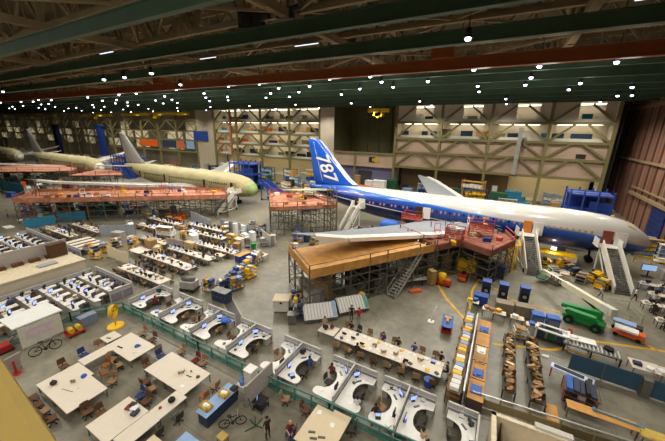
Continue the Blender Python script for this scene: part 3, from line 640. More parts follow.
def block_dock(text, x0, y0, x1, y1, z, m, levels=3):
    t = thing('dock_tower', text, 'scaffold', (x0, y0, 0)); w, d = x1-x0, y1-y0
    for i in range(int(w//2)+1):
        for yy in (0, d): part('post', MB().box(min(w, i*2)-.12, yy-.12, 0, min(w, i*2)+.12, yy+.12, z), t, m)
    for k in range(1, levels+1):
        part('platform', MB().box(0, 0, z*k/levels-.9, w, d, z*k/levels-.6), t, m)
        part('rail', MB().box(0, -.06, z*k/levels+.0, w, .06, z*k/levels+.12).box(0, -.06, z*k/levels-.4, w, .06, z*k/levels-.3), t, m)
    b = MB()
    for i in range(int(w//2)): b.bar((i*2, -.1, 0 if i % 2 else z/levels), (i*2+2, -.1, z/levels if i % 2 else 0), .14).bar((i*2, -.1, z*.66), (i*2+2, -.1, z*.36), .14)
    b.box(.2, .3, z*.36, w*.55, .5, z*.6).box(w*.5, .6, 0, w-.2, .8, z*.8).box(.2, d-.4, z*.1, w*.8, d-.2, z*.95)
    part('bracing', b, t, m)
block_dock('dark blue dock tower beyond the white airliner nose', 11.0, 68, 17.2, 73, 9.2, dock_blue)
block_dock('dark blue dock tower beyond the green primer jet nose', -74, 68, -65, 73, 9.2, dock_blue)
block_dock('dark blue dock tower beyond the white nose cone jet', -138, 66, -122, 71, 8.0, dock_blue)
airstairs((-47.5, 63.4, 0), (-56, 63.4, 4.6), 2.6, 'dark blue ramp stairs beside the green primer jet nose', dock_blue, 1.2, dock_blue)
airstairs((-119.7, 63.4, 0), (-128, 63.4, 4.6), 2.6, 'dark blue ramp stairs beside the far white nose cone', dock_blue, 1.2, dock_blue)
# scaffold stair down from the plywood dock
st = thing('scaffold_stair', 'grey scaffold stair leaning down from the plywood dock to the floor', 'stairs', (-9.3, 31.4, 0), math.atan2(6.0, 1.7))
sm = MB(); L_ = 6.2
for i in range(18): sm.box(L_*i/18, -.5, 4.5*(i+1)/18-.05, L_*i/18+.32, .5, 4.5*(i+1)/18)
part('steps', sm, st, metal_light)
for sg in (-1, 1): part('handrail', MB().bar((0, sg*.55, .0), (L_, sg*.55, 4.5), .1, .25).bar((0, sg*.55, 1.0), (L_, sg*.55, 5.5), .07).bar((0, sg*.55, 0), (0, sg*.55, 1), .07).bar((L_/2, sg*.55, 2.2), (L_/2, sg*.55, 3.3), .07), st, metal_light)
part('support', MB().bar((L_*.6, -.5, 0), (L_*.6, -.5, 2.6), .09).bar((L_*.6, .5, 0), (L_*.6, .5, 2.6), .09), st, galv)
# ------------------------------------------------------------------ furniture prototypes
def chair_proto():
    p = Proto('office_chair')
    p.part('seat', MB().box(-.28, -.27, .39, .28, .27, .48), tan_fabric, bevel=.03)
    b = MB(); n = 6; fr = []
    for k in range(n+1):
        x = -.27+.54*k/n; c = .05*(1-(2*k/n-1)**2); fr.append((x, .24+c))
    b.loft([[(x, y, .56), (x, y+.07, .56), (x*.9, y+.12, 1.0), (x*.9, y+.06, 1.0)] for x, y in fr])
    p.part('backrest', b, tan_fabric)
    p.part('column', MB().cyl((0, 0, .1), (0, 0, .42), .035, n=8).bar((0, .1, .45), (0, .3, .62), .06, .03), black)
    s = MB()
    for i in range(5):
        a = 2*PI*i/5; s.bar((0, 0, .13), (.3*math.cos(a), .3*math.sin(a), .08), .05, .04).cyl((.3*math.cos(a)-.02, .3*math.sin(a), .04), (.3*math.cos(a)+.02, .3*math.sin(a), .04), .04, n=8)
    p.part('base', s, black); return p
CHAIR = chair_proto()
def side_chair_proto():
    p = Proto('side_chair'); p.part('seat', MB().box(-.24, -.24, .42, .24, .24, .49), orange_fabric, bevel=.02)
    p.part('backrest', MB().cbox((0, .25, .74), (.46, .05, .36)), orange_fabric, bevel=.015)
    for x in (-.22, .22):
        p.part('leg', MB().cyl((x, -.22, 0), (x, -.22, .44), .014, n=6), metal_dark)
        p.part('leg', MB().cyl((x, .24, 0), (x, .24, .92), .014, n=6), metal_dark)
    return p
SIDE = side_chair_proto()
def chair(x, y, rz, text, fabric=None, group=None, proto=None, z=0):
    f = fabric or tan_fabric
    return inst(proto or CHAIR, (x, y, z), rz, text, 'chair', group, {'seat': f, 'backrest': f})
TABLES = {}
def table(x0, y0, x1, y1, text, top=None, h=.75, group=None, cat='table', legm=None, skirt=None):
    w, d = round(x1-x0, 2), round(y1-y0, 2); k = (w, d, h, (top or white_top).name, bool(skirt))
    if k not in TABLES:
        p = Proto('table'); p.part('tabletop', MB().box(-w/2, -d/2, h-.05, w/2, d/2, h), top or white_top, bevel=.012)
        for sx in (-1, 1):
            for sy in (-1, 1): p.part('leg', MB().box(sx*(w/2-.08)-.03, sy*(d/2-.08)-.03, 0, sx*(w/2-.08)+.03, sy*(d/2-.08)+.03, h-.05), legm or metal_grey)
        p.part('apron', MB().box(-w/2+.1, -d/2+.1, h-.13, w/2-.1, d/2-.1, h-.05), legm or metal_grey)
        if skirt: p.part('side_panel', MB().box(-w/2+.02, -d/2+.02, .05, w/2-.02, d/2-.02, h-.06), skirt)
        TABLES[k] = p
    return inst(TABLES[k], ((x0+x1)/2, (y0+y1)/2, 0), 0, text, cat, group)
def cubicle_desk_proto(mir):
    s = -1 if mir else 1; p = Proto('cubicle_desk')
    pts = [(0, 0), (1.65, 0), (1.85, .08), (1.95, .25), (1.92, .55), (1.75, .7), (1.25, .82), (.95, 1.05), (.8, 1.4), (.78, 1.8), (.88, 2.2), (1.1, 2.5), (1.4, 2.66), (1.9, 2.72), (1.95, 2.8), (1.95, 3.4), (0, 3.4)]
    p.part('worktop', MB().prism([(s*x*.9, y) for x, y in pts], .7, .75), desk_white)
    p.part('pedestal', MB().box(*sorted((s*1.3, s*1.7))[:1], 2.8, .03, sorted((s*1.3, s*1.7))[1], 3.35, .7), grey_wall, subs=[('drawer', MB().box(sorted((s*1.33, s*1.67))[0], 2.77, .1+i*.2, sorted((s*1.33, s*1.67))[1], 2.8, .27+i*.2).mesh('drawer', metal_light)) for i in range(3)])
    p.part('leg', MB().cyl((s*1.5, .3, 0), (s*1.5, .3, .7), .04, n=8), metal_grey)
    p.part('modesty_panel', MB().box(min(s*.04, s*.08), .1, .15, max(s*.04, s*.08), 3.3, .7), grey_wall); return p
CDESK = {False: cubicle_desk_proto(False), True: cubicle_desk_proto(True)}
def ldesk_proto():
    p = Proto('corner_desk'); pts = [(0, 0), (1.45, 0), (1.5, .1), (1.5, .55), (.95, .6), (.68, .85), (.6, 1.5), (0, 1.5)]
    p.part('worktop', MB().prism(pts, .7, .75), desk_white); p.part('pedestal', MB().box(1.1, .05, .03, 1.46, .52, .7), grey_wall)
    p.part('panel', MB().box(.02, .02, .1, .06, 1.45, .7).box(.02, .02, .1, 1.1, .06, .7), grey_wall); return p
LDESK = ldesk_proto()
def monitor_proto():
    p = Proto('monitor'); sc = MB().box(-.26, 0, .12, .26, .06, .47)
    p.part('screen', sc, black, subs=[('display', MB().box(-.24, -.006, .14, .24, 0, .45).mesh('display', dim_screen))]); p.part('stand', MB().box(-.04, .05, 0, .04, .09, .3).box(-.14, -.06, 0, .14, .14, .015), black); return p
MON = monitor_proto()
def monitor(x, y, z, rz, text, lit, group): return inst(MON, (x, y, z), rz, text, 'monitor', group, {'display': lit_screen if lit else dim_screen})
def laptop_proto():
    p = Proto('laptop'); p.part('keyboard', MB().box(-.18, -.12, 0, .18, .12, .02), black); p.part('screen', MB().cbox((0, .17, .13), (.36, .015, .24)), black, subs=[('display', MB().cbox((0, .158, .13), (.33, .006, .21)).mesh('display', lit_screen))]); return p
LAP = laptop_proto()
def keyboard_mesh():
    k = MB().use(black).box(-.22, -.07, 0, .22, .07, .025)
    k.use(metal_grey)
    for r in range(4): k.box(-.2, -.055+r*.03, .025, .2, -.035+r*.03, .032)
    return k.mesh('keyboard')
KEYB = keyboard_mesh()
def paper_mesh(i):
    m = MB(); r = random.Random(i)
    for k in range(3): m.cbox((r.uniform(-.05, .05), r.uniform(-.05, .05), .006+k*.012), (.22, .3, .012), r.uniform(-.5, .5))
    return m.mesh('paper_stack', paper)
PAPERS = [paper_mesh(i) for i in range(3)]
BINDER = MB().use(white_paint).box(-.16, -.13, 0, .16, .13, .06).use(navy).box(-.165, -.135, .005, -.15, .135, .055).mesh('binder')
def box_mesh():
    m = MB().use(cardboard).box(-.2, -.15, 0, .2, .15, .26).use(off_white).box(-.205, -.155, .2, .205, .155, .27).box(-.02, -.152, .0, .02, .152, .205); return m.mesh('storage_box')
SBOX = box_mesh()
MUG = MB().cyl((0, 0, 0), (0, 0, .1), .045, n=10).bar((.045, 0, .05), (.08, 0, .05), .012, .06).mesh('mug', white_paint)
PHONE = MB().use(black).box(-.1, -.11, 0, .1, .11, .05).box(-.09, -.1, .05, -.04, .1, .085).use(metal_grey).box(-.01, -.08, .05, .08, .06, .056).mesh('desk_phone')
CAP = MB().loft([[(.2*math.cos(t)*math.cos(2*PI*i/14), .2*math.cos(t)*math.sin(2*PI*i/14), .005+.18*math.sin(t)) for i in range(14)] for t in (0, .3, .6, .9, 1.2, 1.45)]).prism([(.13*math.cos(a)-.0, -.16-.13*math.sin(a)) for a in [PI*i/6 for i in range(7)]], .02, .035).mesh('hard_hat', bright_blue, True)
def small(name, me, loc, rz, text, cat, group=None, m=None):
    return say(link(name, me, None, loc, rz, m), text, cat, group)

# ------------------------------------------------------------------ people
def person_mesh(pose):
    V = []; E = []; R = []; T = []
    def v(p, r, tag, par=None):
        V.append(p); R.append(r); T.append(tag); i = len(V)-1
        if par is not None: E.append((par, i))
        return i
    sit = pose == 'sit'; dz = -.33 if sit else 0; lean = .04 if sit else 0
    pel = v((0, 0, .93+dz), .135, 'leg'); ab = v((0, -.01, 1.08+dz), .125, 'top', pel); ch = v((0, -.02-lean, 1.3+dz), .148, 'top', ab); nb = v((0, -.02-lean, 1.455+dz), .07, 'top', ch)
    nk = v((0, -.03-lean, 1.52+dz), .052, 'skin', nb); hd = v((0, -.05-lean, 1.6+dz), .088, 'skin', nk); ht = v((0, -.035-lean, 1.69+dz), .086, 'skin', hd)
    v((0, -.155-lean, 1.6+dz), .014, 'skin', hd)
    for s in (-1, 1): v((s*.098, -.03-lean, 1.6+dz), .016, 'skin', hd)
    for s in (-1, 1):
        sh = v((s*.185, -.01-lean, 1.415+dz), .062, 'top', ch)
        if pose == 'walk': el = (s*.235, s*.12, 1.16); wr = (s*.225, s*.2-.12, .95)
        elif pose == 'sit': el = (s*.25, -.1, 1.13+dz); wr = (s*.13, -.33, 1.1+dz)
        else: el = (s*.24, .03, 1.15); wr = (s*.235, -.08, .92)
        e = v(el, .046, 'top', sh); w = v(wr, .032, 'skin', e)
        d = (Vector(wr)-Vector(el)).normalized(); pm = Vector(wr)+d*.08; p = v(tuple(pm), .032, 'skin', w)
        side = d.cross(Vector((0, 0, 1))) if abs(d.z) < .8 else Vector((0, 1, 0)); side.normalize(); bend = d.cross(side).normalized()
        for k, L in enumerate((.07, .08, .075, .06)):
            o = side*(-.03+.02*k); a = v(tuple(pm+d*.035+o), .010, 'skin', p); b = v(tuple(pm+d*(.035+L*.55)+o+bend*.008), .009, 'skin', a); v(tuple(pm+d*(.035+L*.9)+o+bend*.03), .008, 'skin', b)
        a = v(tuple(Vector(wr)+d*.04-side*.045), .011, 'skin', w); v(tuple(Vector(wr)+d*.09-side*.065+bend*.02), .009, 'skin', a)
        hp = v((s*.09, 0, .87+dz), .092, 'leg', pel)
        if sit: kn = (s*.13, -.43, .535); an = (s*.12, -.46, .1); to = (s*.13, -.62, .045)
        elif pose == 'walk': kn = (s*.09, -.12*s-.06, .49); an = (s*.09, -.22*s+.06, .1+.03*(s < 0)); to = (s*.1, -.22*s-.1, .045)
        else: kn = (s*.11, -.02, .5); an = (s*.12, .02, .09); to = (s*.14, -.14, .04)
        k = v(kn, .062, 'leg', hp); a = v(an, .045, 'leg', k); v(to, .036, 'shoe', a)
    me = bpy.data.meshes.new('body'); me.from_pydata(V, E, []); o = bpy.data.objects.new('body_rig', me); C.objects.link(o)
    sk = o.modifiers.new('skin', 'SKIN'); sk.use_smooth_shade = True
    for i, q in enumerate(me.skin_vertices[0].data): q.radius = (R[i], R[i]); q.use_root = (i == 0)
    ss = o.modifiers.new('sub', 'SUBSURF'); ss.levels = ss.render_levels = 1
    bpy.context.view_layer.update(); dg = bpy.context.evaluated_depsgraph_get()
    out = bpy.data.meshes.new_from_object(o.evaluated_get(dg)); out.name = 'person_body'
    bpy.data.objects.remove(o); bpy.data.meshes.remove(me)
    for m in (skin, cloth_white, jeans, black): out.materials.append(m)
    tags = {'skin': 0, 'top': 1, 'leg': 2, 'shoe': 3}; VV = [Vector(q) for q in V]
    for f in out.polygons:
        c = f.center; best = None
        for a, b in E:
            d = VV[b]-VV[a]; t = max(0, min(1, (c-VV[a]).dot(d)/max(1e-9, d.length_squared))); q = (c-VV[a]-d*t).length-(R[a]+(R[b]-R[a])*t)
            if best is None or q < best[0]: best = (q, T[b])
        f.material_index = tags[best[1]]; f.use_smooth = True
    hm = MB(); hc = (0, -.02-lean, 1.675+dz); hm.ball(hc, .105, .95, 12, 8); hm.box(-.08, .02-lean, 1.56+dz, .08, .075-lean, 1.68+dz)
    ey = MB()
    for s in (-1, 1): ey.ball((s*.034, -.132-lean, 1.625+dz), .012, 1, 6, 5)
    return out, hm.mesh('hair', hair_dark, True), ey.mesh('eyes', black)
POSES = {k: person_mesh(k) for k in ('stand', 'walk', 'sit')}
def person(x, y, rz, pose, top, legs, text, hair=None, z=0, group=None):
    b, h, e = POSES[pose]; o = link('person', b, None, (x, y, z), rz); say(o, text, 'person', group)
    for i, m in ((1, top), (2, legs)): o.material_slots[i].link = 'OBJECT'; o.material_slots[i].material = m
    link('hair', h, o, m=hair or hair_dark); link('eyes', e, o); return o
# ------------------------------------------------------------------ yellow walkway girder next to the viewpoint
y_ = thing('walkway_girder', 'blurred yellow girder edge close to the camera at lower left', 'girder', (-2.317, .2, 16.64), -.072)
part('beam', MB().box(-2, -.5, 0, 1.4, .17, .7), y_, mat('shade-toned yellow girder paint', (150, 126, 56), .6, var=.06), bevel=.05)  # yellow darkened so the girder looks unlit, shade put into the colour
part('kick_plate', MB().box(-2, -.5, -.25, 1.4, -.4, .0), y_, MATS['shade-toned yellow girder paint'])
# ------------------------------------------------------------------ foreground tables
G1 = 'the left white table cluster'; 
T = table
T(-26.95, 5.35, -24.6, 7.95, 'white square table nearest the yellow girder, one dark bag on it')
T(-24.6, 5.35, -22.25, 7.75, 'white square table beside the one with the dark bag')
T(-27.25, 8.0, -26.2, 10.05, 'narrow white table linking the two halves of '+G1)
T(-27.25, 10.05, -26.15, 12.1, 'narrow white table at the far end of the linking row')
T(-26.15, 10.0, -23.6, 12.1, 'white table carrying a blue hard hat and a white cup')
T(-20.25, 5.5, -17.95, 8.1, 'white table with the folded clothes on it')
T(-17.9, 5.9, -16.7, 8.05, 'narrow white table next to the folded clothes table')
T(-17.9, 8.05, -16.75, 10.05, 'narrow white table with the black bag on it')
T(-21.8, 10.05, -19.45, 12.35, 'white table at the left half of the cluster with the red cup table')
T(-19.45, 10.05, -17.1, 12.35, 'white table with a red cup and brown box, below the teal railing')
T(-16.1, 5.4, -14.9, 7.3, 'small cream table at the bottom edge beside the light blue one', cream_top)
T(-14.6, 6.4, -13.2, 8.4, 'light blue topped table at the bottom edge by the grey easel', sky_blue)
fabs = [brown_fabric, blue_fabric, tan_fabric, orange_fabric, orange_fabric, tan_fabric, brown_fabric, brown_fabric, tan_fabric, brown_fabric, brown_fabric, tan_fabric, tan_fabric, brown_fabric, tan_fabric, tan_fabric]
posA = [(-27.9, 7.3), (-28.0, 8.7), (-28.0, 9.8), (-25.2, 9.0), (-24.4, 8.5), (-23.1, 8.4), (-26.2, 4.9), (-25.2, 4.8), (-24.2, 4.8), (-23.1, 4.8), (-21.7, 6.2), (-25.5, 9.6), (-24.4, 9.5), (-25.1, 12.7), (-22.9, 12.0), (-26.8, 12.8)]
rzA = [-1.6, -1.7, -1.4, .2, 2.8, .5, PI, 3.0, 3.3, 2.9, 1.5, 2.0, 3.0, .1, 1.2, 0]
FN_ = {'tan upholstery': 'tan', 'brown upholstery': 'brown', 'blue upholstery': 'blue', 'rust upholstery': 'rust orange', 'maroon upholstery': 'maroon', 'charcoal upholstery': 'charcoal'}
for (x, y), r, f in zip(posA, rzA, fabs):
    chair(x, y, -r if abs(r) < 1.8 and x < -27 else r, '{n} %s chair from the left around %s' % (FN_[f.name], G1), f, 'chairs at the left table cluster', SIDE if f is orange_fabric else None)
posB = [(-22.3, 10.6, 'b'), (-22.4, 11.8, 'r'), (-20.9, 9.6, 'b'), (-19.9, 9.4, 't'), (-20.0, 8.7, 'r'), (-19.2, 8.6, 'b'), (-19.6, 12.9, 'm'), (-18.9, 13.0, 't'), (-21.6, 13.0, 't'), (-16.1, 10.9, 'o'), (-16.2, 8.9, 'g'), (-16.3, 7.6, 'g'), (-16.2, 11.9, 't'), (-19.3, 5.0, 't'), (-20.8, 6.6, 'b')]
key = {'b': brown_fabric, 'r': blue_fabric, 't': tan_fabric, 'm': red_fabric, 'o': orange_fabric, 'g': grey_fabric}
for i, (x, y, k) in enumerate(posB):
    chair(x, y, [1.5, 1.6, 3.1, 2.9, 0.2, .1, 0, .2, -.1, -1.5, -1.6, -1.5, -1.4, PI, 1.5][i], '{n} %s chair from the left around the centre white table cluster' % FN_[key[k].name], key[k], 'chairs at the centre table cluster', SIDE if k == 'o' else None)
small('hard_hat', CAP, (-24.95, 7.45, .75), 1, 'blue hard hat on the white table corner by the linking table', 'hat')
small('hard_hat', CAP, (-24.9, 11.3, .75), 2.4, 'blue hard hat lying on the table near the teal railing', 'hat')
small('mug', MUG, (-24.3, 10.7, .75), 0, 'white cup on the table with the blue hard hat', 'cup')
solo('pen_tray', MB().box(-.3, -.05, 0, .3, .05, .05).box(-.28, -.02, .05, .2, .02, .07), 'black pen tray on the table edge left of the hard hat', 'tray', black, loc=(-26.0, 10.5, .75), rz=.1)
def bag(loc, m, text, sc=1):
    t = thing('bag', text, 'bag', loc); part('body', MB().ball((0, 0, .17*sc), .24*sc, .75, 12, 7), t, m, True); part('handle', MB().bar((-.1*sc, 0, .33*sc), (-.06*sc, 0, .42*sc), .03).bar((-.06*sc, 0, .42*sc), (.06*sc, 0, .42*sc), .03).bar((.06*sc, 0, .42*sc), (.1*sc, 0, .33*sc), .03), t, m)
bag((-25.9, 6.0, .75), mat('dark brown leather', (52, 36, 34)), 'dark brown bag on the white table nearest the girder', .9)
bag((-17.3, 9.3, .75), black, 'black bag on the narrow white table')
g_ = thing('glove_pile', 'brown work gloves in a pile on the white table', 'gloves', (-25.0, 6.75, .75)); 
for i in range(4): part('glove', MB().cbox((.1*i-.15, .08*(i % 2), .05+.03*i), (.22, .12, .07), i*.9), g_, mat('khaki glove leather', (128, 104, 62)), bevel=.02)
solo('paper_cup', MB().cyl((0, 0, 0), (0, 0, .1), .04, .05), 'white paper cup on the table right of the gloves', 'cup', paper, loc=(-24.0, 6.7, .75))
solo('measuring_rod', MB().bar((-.6, 0, .015), (.3, .25, .015), .025).cyl((.3, .25, .0), (.3, .25, .04), .03), 'thin grey rod lying across the white tables', 'rod', metal_grey, loc=(-24.3, 6.1, .75))
j = thing('folded_clothes', 'folded red, white and blue clothes on the white table', 'clothes', (-18.9, 7.6, .75))
for d, c, m in (((.5, .4, .14), (-.3, 0, .07), mat('brick red cloth', (128, 44, 40))), ((.45, .4, .22), (.1, .1, .11), white_paint), ((.35, .5, .2), (.4, -.05, .1), navy), ((.4, .3, .12), (-.25, .2, .2), grey_fabric)): part('garment', MB().cbox(c, d, .3), j, m, bevel=.04)
small('storage_box', SBOX, (-19.1, 11.3, .75), .8, 'brown box on the table with the red cup', 'box')
solo('red_cup', MB().cyl((0, 0, 0), (0, 0, .13), .05, .07), 'red cup on the white table below the teal railing', 'cup', red, loc=(-18.5, 11.7, .75))
solo('red_tape_roll', MB().cyl((0, 0, 0), (0, 0, .07), .1).cyl((0, 0, .07), (0, 0, .08), .05), 'red tape roll beside the black bag', 'tape', red, loc=(-17.5, 8.6, .75))
solo('torch', MB().cyl((-.2, 0, .03), (.2, .05, .03), .03).cyl((.2, .05, .03), (.26, .06, .03), .05), 'black torch lying beside the red cup', 'torch', black, loc=(-18.3, 11.3, .75))
solo('brown_pouch', MB().cbox((0, 0, .06), (.24, .18, .12), .4), 'brown pouch on the right end of the red cup table', 'pouch', brown_fabric, loc=(-17.6, 11.6, .75), bevel=.03)
solo('paper_sheet', PAPERS and MB().cbox((0, 0, .005), (.3, .22, .01), .3), 'white sheet on the red cup table by the narrow table', 'paper', paper, loc=(-17.9, 10.5, .75))
# navy bench with yellow bins
b_ = thing('workbench', 'navy workbench with a light blue top and two yellow bins', 'workbench', (-14.58, 10.85, 0))
part('cabinet', MB().box(-.42, -1.3, 0, .42, 1.3, .92), b_, navy); part('worktop', MB().box(-.5, -1.38, .92, .5, 1.38, .98), b_, sky_blue)
for i in range(3): part('door', MB().box(.42, -1.2+i*.82, .1, .44, -.45+i*.82, .88), b_, navy)
def bin_(loc, text):
    t = thing('bin', text, 'bin', loc); m = MB().box(-.35, -.25, 0, .35, .25, .04).box(-.35, -.25, 0, -.32, .25, .25).box(.32, -.25, 0, .35, .25, .25).box(-.35, -.25, 0, .35, -.22, .25).box(-.35, .22, 0, .35, .25, .25)
    part('tub', m, t, yellow); part('rags', MB().ball((-.08, 0, .2), .19, .7, 8, 6).ball((.12, .04, .2), .15, .8, 8, 6), t, paper, True)
bin_((-14.7, 10.0, .98), 'yellow bin of white rags at the near end of the navy bench'); bin_((-14.5, 11.3, .98), 'yellow bin of white rags at the far end of the navy bench')
solo('label_printer', MB().box(-.2, -.2, 0, .2, .2, .15).box(-.15, -.22, .04, .15, -.2, .1), 'black label printer at the far end of the navy bench', 'printer', black, loc=(-14.3, 12.0, .98))
# printer stand, easel, monitor cart
k_ = thing('printer_stand', 'white stand with water jugs beside the grey easel', 'stand', (-14.0, 12.9, 0))
part('top', MB().box(-.5, -.5, .9, 1.0, .5, .96), k_, white_top); part('shelf', MB().box(-.45, -.45, .4, .95, .45, .44), k_, grey_wall)
for x in (-.45, .95):
    for y in (-.45, .45): part('leg', MB().box(x-.03, y-.03, 0, x+.03, y+.03, .9), k_, metal_dark)
pr = thing('printer', 'tall white cabinet printer standing on the white stand', 'printer', (-13.7, 13.1, .96)); part('body', MB().box(-.35, -.35, 0, .35, .35, 1.15), pr, off_white, bevel=.02); part('lid', MB().box(-.38, -.38, 1.15, .38, .38, 1.22), pr, paper)
solo('keyboard', MB().box(-.22, -.09, 0, .22, .09, .05).box(-.2, -.07, .05, .2, .07, .06), 'black keyboard on the white stand in front of the printer', 'keyboard', black, loc=(-13.2, 12.75, .96))
for i, (dx, dy) in enumerate(((-.3, -.2), (-.32, .12), (-.1, -.32))): solo('water_jug', MB().cyl((0, 0, 0), (0, 0, .32), .14).cyl((0, 0, .32), (0, 0, .4), .14, .05).cyl((0, 0, .4), (0, 0, .45), .05), '{n} blue water jug from the left on the white printer stand', 'jug', mat('blue water jug plastic', (96, 130, 204), .2), 'water jugs on the printer stand', (-14.0+dx, 12.9+dy, .96))
e_ = thing('easel_board', 'large pale grey board on a stand beside the printer', 'board', (-13.0, 13.2, 0)); part('panel', MB().box(-.05, -1.35, .35, .05, 1.35, 1.95), e_, grey_wall)
part('edge_trim', MB().box(-.07, -1.4, .3, .07, -1.33, 2.0).box(-.07, 1.33, .3, .07, 1.4, 2.0), e_, metal_light); 
for y in (-1.2, 1.2): part('leg', MB().bar((0, y, 1.0), (.4, y, 0), .05).bar((0, y, 1.0), (-.4, y, 0), .05), e_, metal_grey)
pc = thing('projector_cart', 'black cart with a lit laptop in front of the grey easel', 'cart', (-12.2, 12.4, 0)); part('top', MB().box(-.4, -.4, .75, .4, .4, .8), pc, black); part('shelf', MB().box(-.4, -.4, .3, .4, .4, .34), pc, black)
for x in (-.36, .36):
    for y in (-.36, .36): part('leg', MB().cyl((x, y, 0), (x, y, .75), .025, n=6), pc, black)
inst(LAP, (-12.3, 12.4, .8), 2.2, 'open laptop with a bright screen on the black cart', 'laptop')
def bicycle(x, y, rz, text, m):
    t = thing('bicycle', text, 'bicycle', (x, y, 0), rz)
    for wx in (-.52, .52):
        w = MB(); n = 20
        for i in range(n):
            a, b = 2*PI*i/n, 2*PI*(i+1)/n; w.bar((wx+.33*math.cos(a), 0, .34+.33*math.sin(a)), (wx+.33*math.cos(b), 0, .34+.33*math.sin(b)), .045)
        for i in range(8): w.bar((wx, 0, .34), (wx+.32*math.cos(PI*i/4), 0, .34+.32*math.sin(PI*i/4)), .008)
        part('wheel', w, t, rubber)
    part('frame', MB().bar((-.52, 0, .34), (0, 0, .3), .035).bar((-.52, 0, .34), (-.15, 0, .75), .03).bar((0, 0, .3), (-.15, 0, .85), .035).bar((0, 0, .3), (.4, 0, .78), .04).bar((-.15, 0, .75), (.38, 0, .82), .04).bar((.52, 0, .34), (.36, 0, .95), .035), t, m)
    part('saddle', MB().cbox((-.17, 0, .9), (.26, .14, .06)), t, black); part('handlebar', MB().bar((.35, -.28, .98), (.35, .28, .98), .03).bar((.36, 0, .9), (.35, 0, .98), .03), t, metal_light); t.scale = (1.25, 1.25, 1.25) if x < -20 else (1, 1, 1); part('cranks', MB().cyl((0, -.08, .3), (0, .08, .3), .09).bar((0, .1, .3), (.15, .1, .2), .025).bar((0, -.1, .3), (-.15, -.1, .4), .025), t, metal_dark)
bicycle(-31.75, 7.5, 1.35, 'grey bicycle parked in front of the white poster booth', metal_dark)
bicycle(-12.9, 10.5, .8, 'dark bicycle with a tan basket by the navy bench', black)
tp = thing('tripod_stand', 'green footed tripod stand on the floor below the black cart', 'stand', (-11.6, 11.2, 0)); 
for a in (.3, 1.6, 2.9, 4.2): part('leg', MB().bar((0, 0, .1), (.7*math.cos(a), .7*math.sin(a), .03), .05), tp, dark_green)
part('mast', MB().cyl((0, 0, .1), (0, 0, .9), .025, n=8), tp, black)
st = thing('stool', 'tan stool at the bottom edge left of the dark bicycle', 'stool', (-12.6, 9.4, 0)); part('seat', MB().box(-.3, -.25, .45, .3, .25, .55), st, mat('mustard vinyl', (170, 144, 72)), bevel=.03)
for x in (-.25, .25):
    for y in (-.2, .2): part('leg', MB().cyl((x, y, 0), (x, y, .45), .02, n=6), st, metal_dark)
T(-8.65, 11.3, -7.45, 14.1, 'cream table half with dark laptops at the bottom edge', cream_top); T(-7.45, 11.6, -6.2, 14.3, 'cream table half right of the dark laptops', cream_top)
for i, (x, y) in enumerate(((-7.9, 12.2), (-7.6, 11.9), (-7.2, 12.2))): say(link('keyboard', KEYB, None, (x, y, .75), .4), '{n} black keyboard from the left on the cream table', 'keyboard', 'keyboards on the cream table')
for i, (x, y) in enumerate(((-8.2, 13.6), (-7.0, 13.2))): say(link('paper_stack', PAPERS[i], None, (x, y, .75), .4), '{n} paper stack from the left on the cream table', 'paper', 'papers on the cream table')
chair(-9.3, 13.6, 1.7, 'brown chair behind the seated person in maroon', brown_fabric); chair(-9.2, 11.75, -1.4, 'chair under the seated person in maroon', grey_fabric); chair(-11.0, 13.6, 2, 'tan chair in front of the teal railing by the black cart', tan_fabric); chair(-6.0, 13.9, -1.2, 'charcoal chair at the cream table against the teal railing', grey_fabric)
person(-9.2, 11.75, -1.2+PI*.5+.3, 'sit', cloth_red, jeans, 'bald person in a maroon shirt sitting by the cream table', skin)
person(-10.4, 11.0, 1.3, 'stand', cloth_dark, trousers, 'person in a charcoal jacket standing at the bottom edge')
# left edge of the foreground: poster booth, red things, fan
bo = thing('booth', 'white roofed booth with a pale poster panel at left', 'booth', (-34.6, 8.0, 0))
part('roof', MB().cbox((-.6, 0, 2.15), (3.2, 3.4, .12), 0, -.06), bo, white_paint); part('front_panel', MB().cbox((1.0, 0, 1.15), (.08, 2.9, 1.9), 0, 0), bo, off_white)
part('poster', MB().box(1.05, -1.0, .9, 1.07, .8, 1.8), bo, mat('pale pink poster', (206, 190, 196), .6, var=.1, scale=4)); 
for x in (-2.0, .95):
    for y in (-1.4, 1.4): part('leg', MB().box(x-.05, y-.05, 0, x+.05, y+.05, 2.1), bo, metal_light)
rm = thing('floor_scrubber', 'red floor machine under the left side of the white booth', 'machine', (-34.9, 5.6, 0)); part('body', MB().box(-.5, -.6, .15, .5, .6, .7), rm, red, bevel=.08); part('brush_deck', MB().box(-.45, -.75, 0, .45, .7, .15), rm, black); part('handle', MB().bar((0, .6, .6), (0, 1.0, 1.0), .05).bar((-.3, 1.0, 1.0), (.3, 1.0, 1.0), .05), rm, black)
bp = thing('barrier_post', 'red post with a white panel beside the yellow girder', 'post', (-30.7, 5.3, 0)); part('post', MB().cyl((0, 0, .05), (0, 0, 1.2), .09, .07), bp, red); part('base', MB().cyl((0, 0, 0), (0, 0, .06), .3), bp, red)
solo('display_board', MB().cbox((0, 0, .7), (.06, 1.0, 1.3), .2, .25).bar((.3, -.4, 0), (0, -.4, .8), .04).bar((.3, .4, 0), (0, .4, .8), .04), 'small grey white panel leaning behind the red post', 'panel', grey_wall, loc=(-31.4, 5.4, 0))
rc_ = thing('drum_cart', 'red cart carrying two yellow drums beside the white booth', 'cart', (-32.5, 9.9, 0)); rc_.scale = (.75, .75, .9); part('frame', MB().box(-.6, -.9, .2, .6, .9, .32).box(-.6, -.9, .32, -.55, .9, .6), rc_, red)
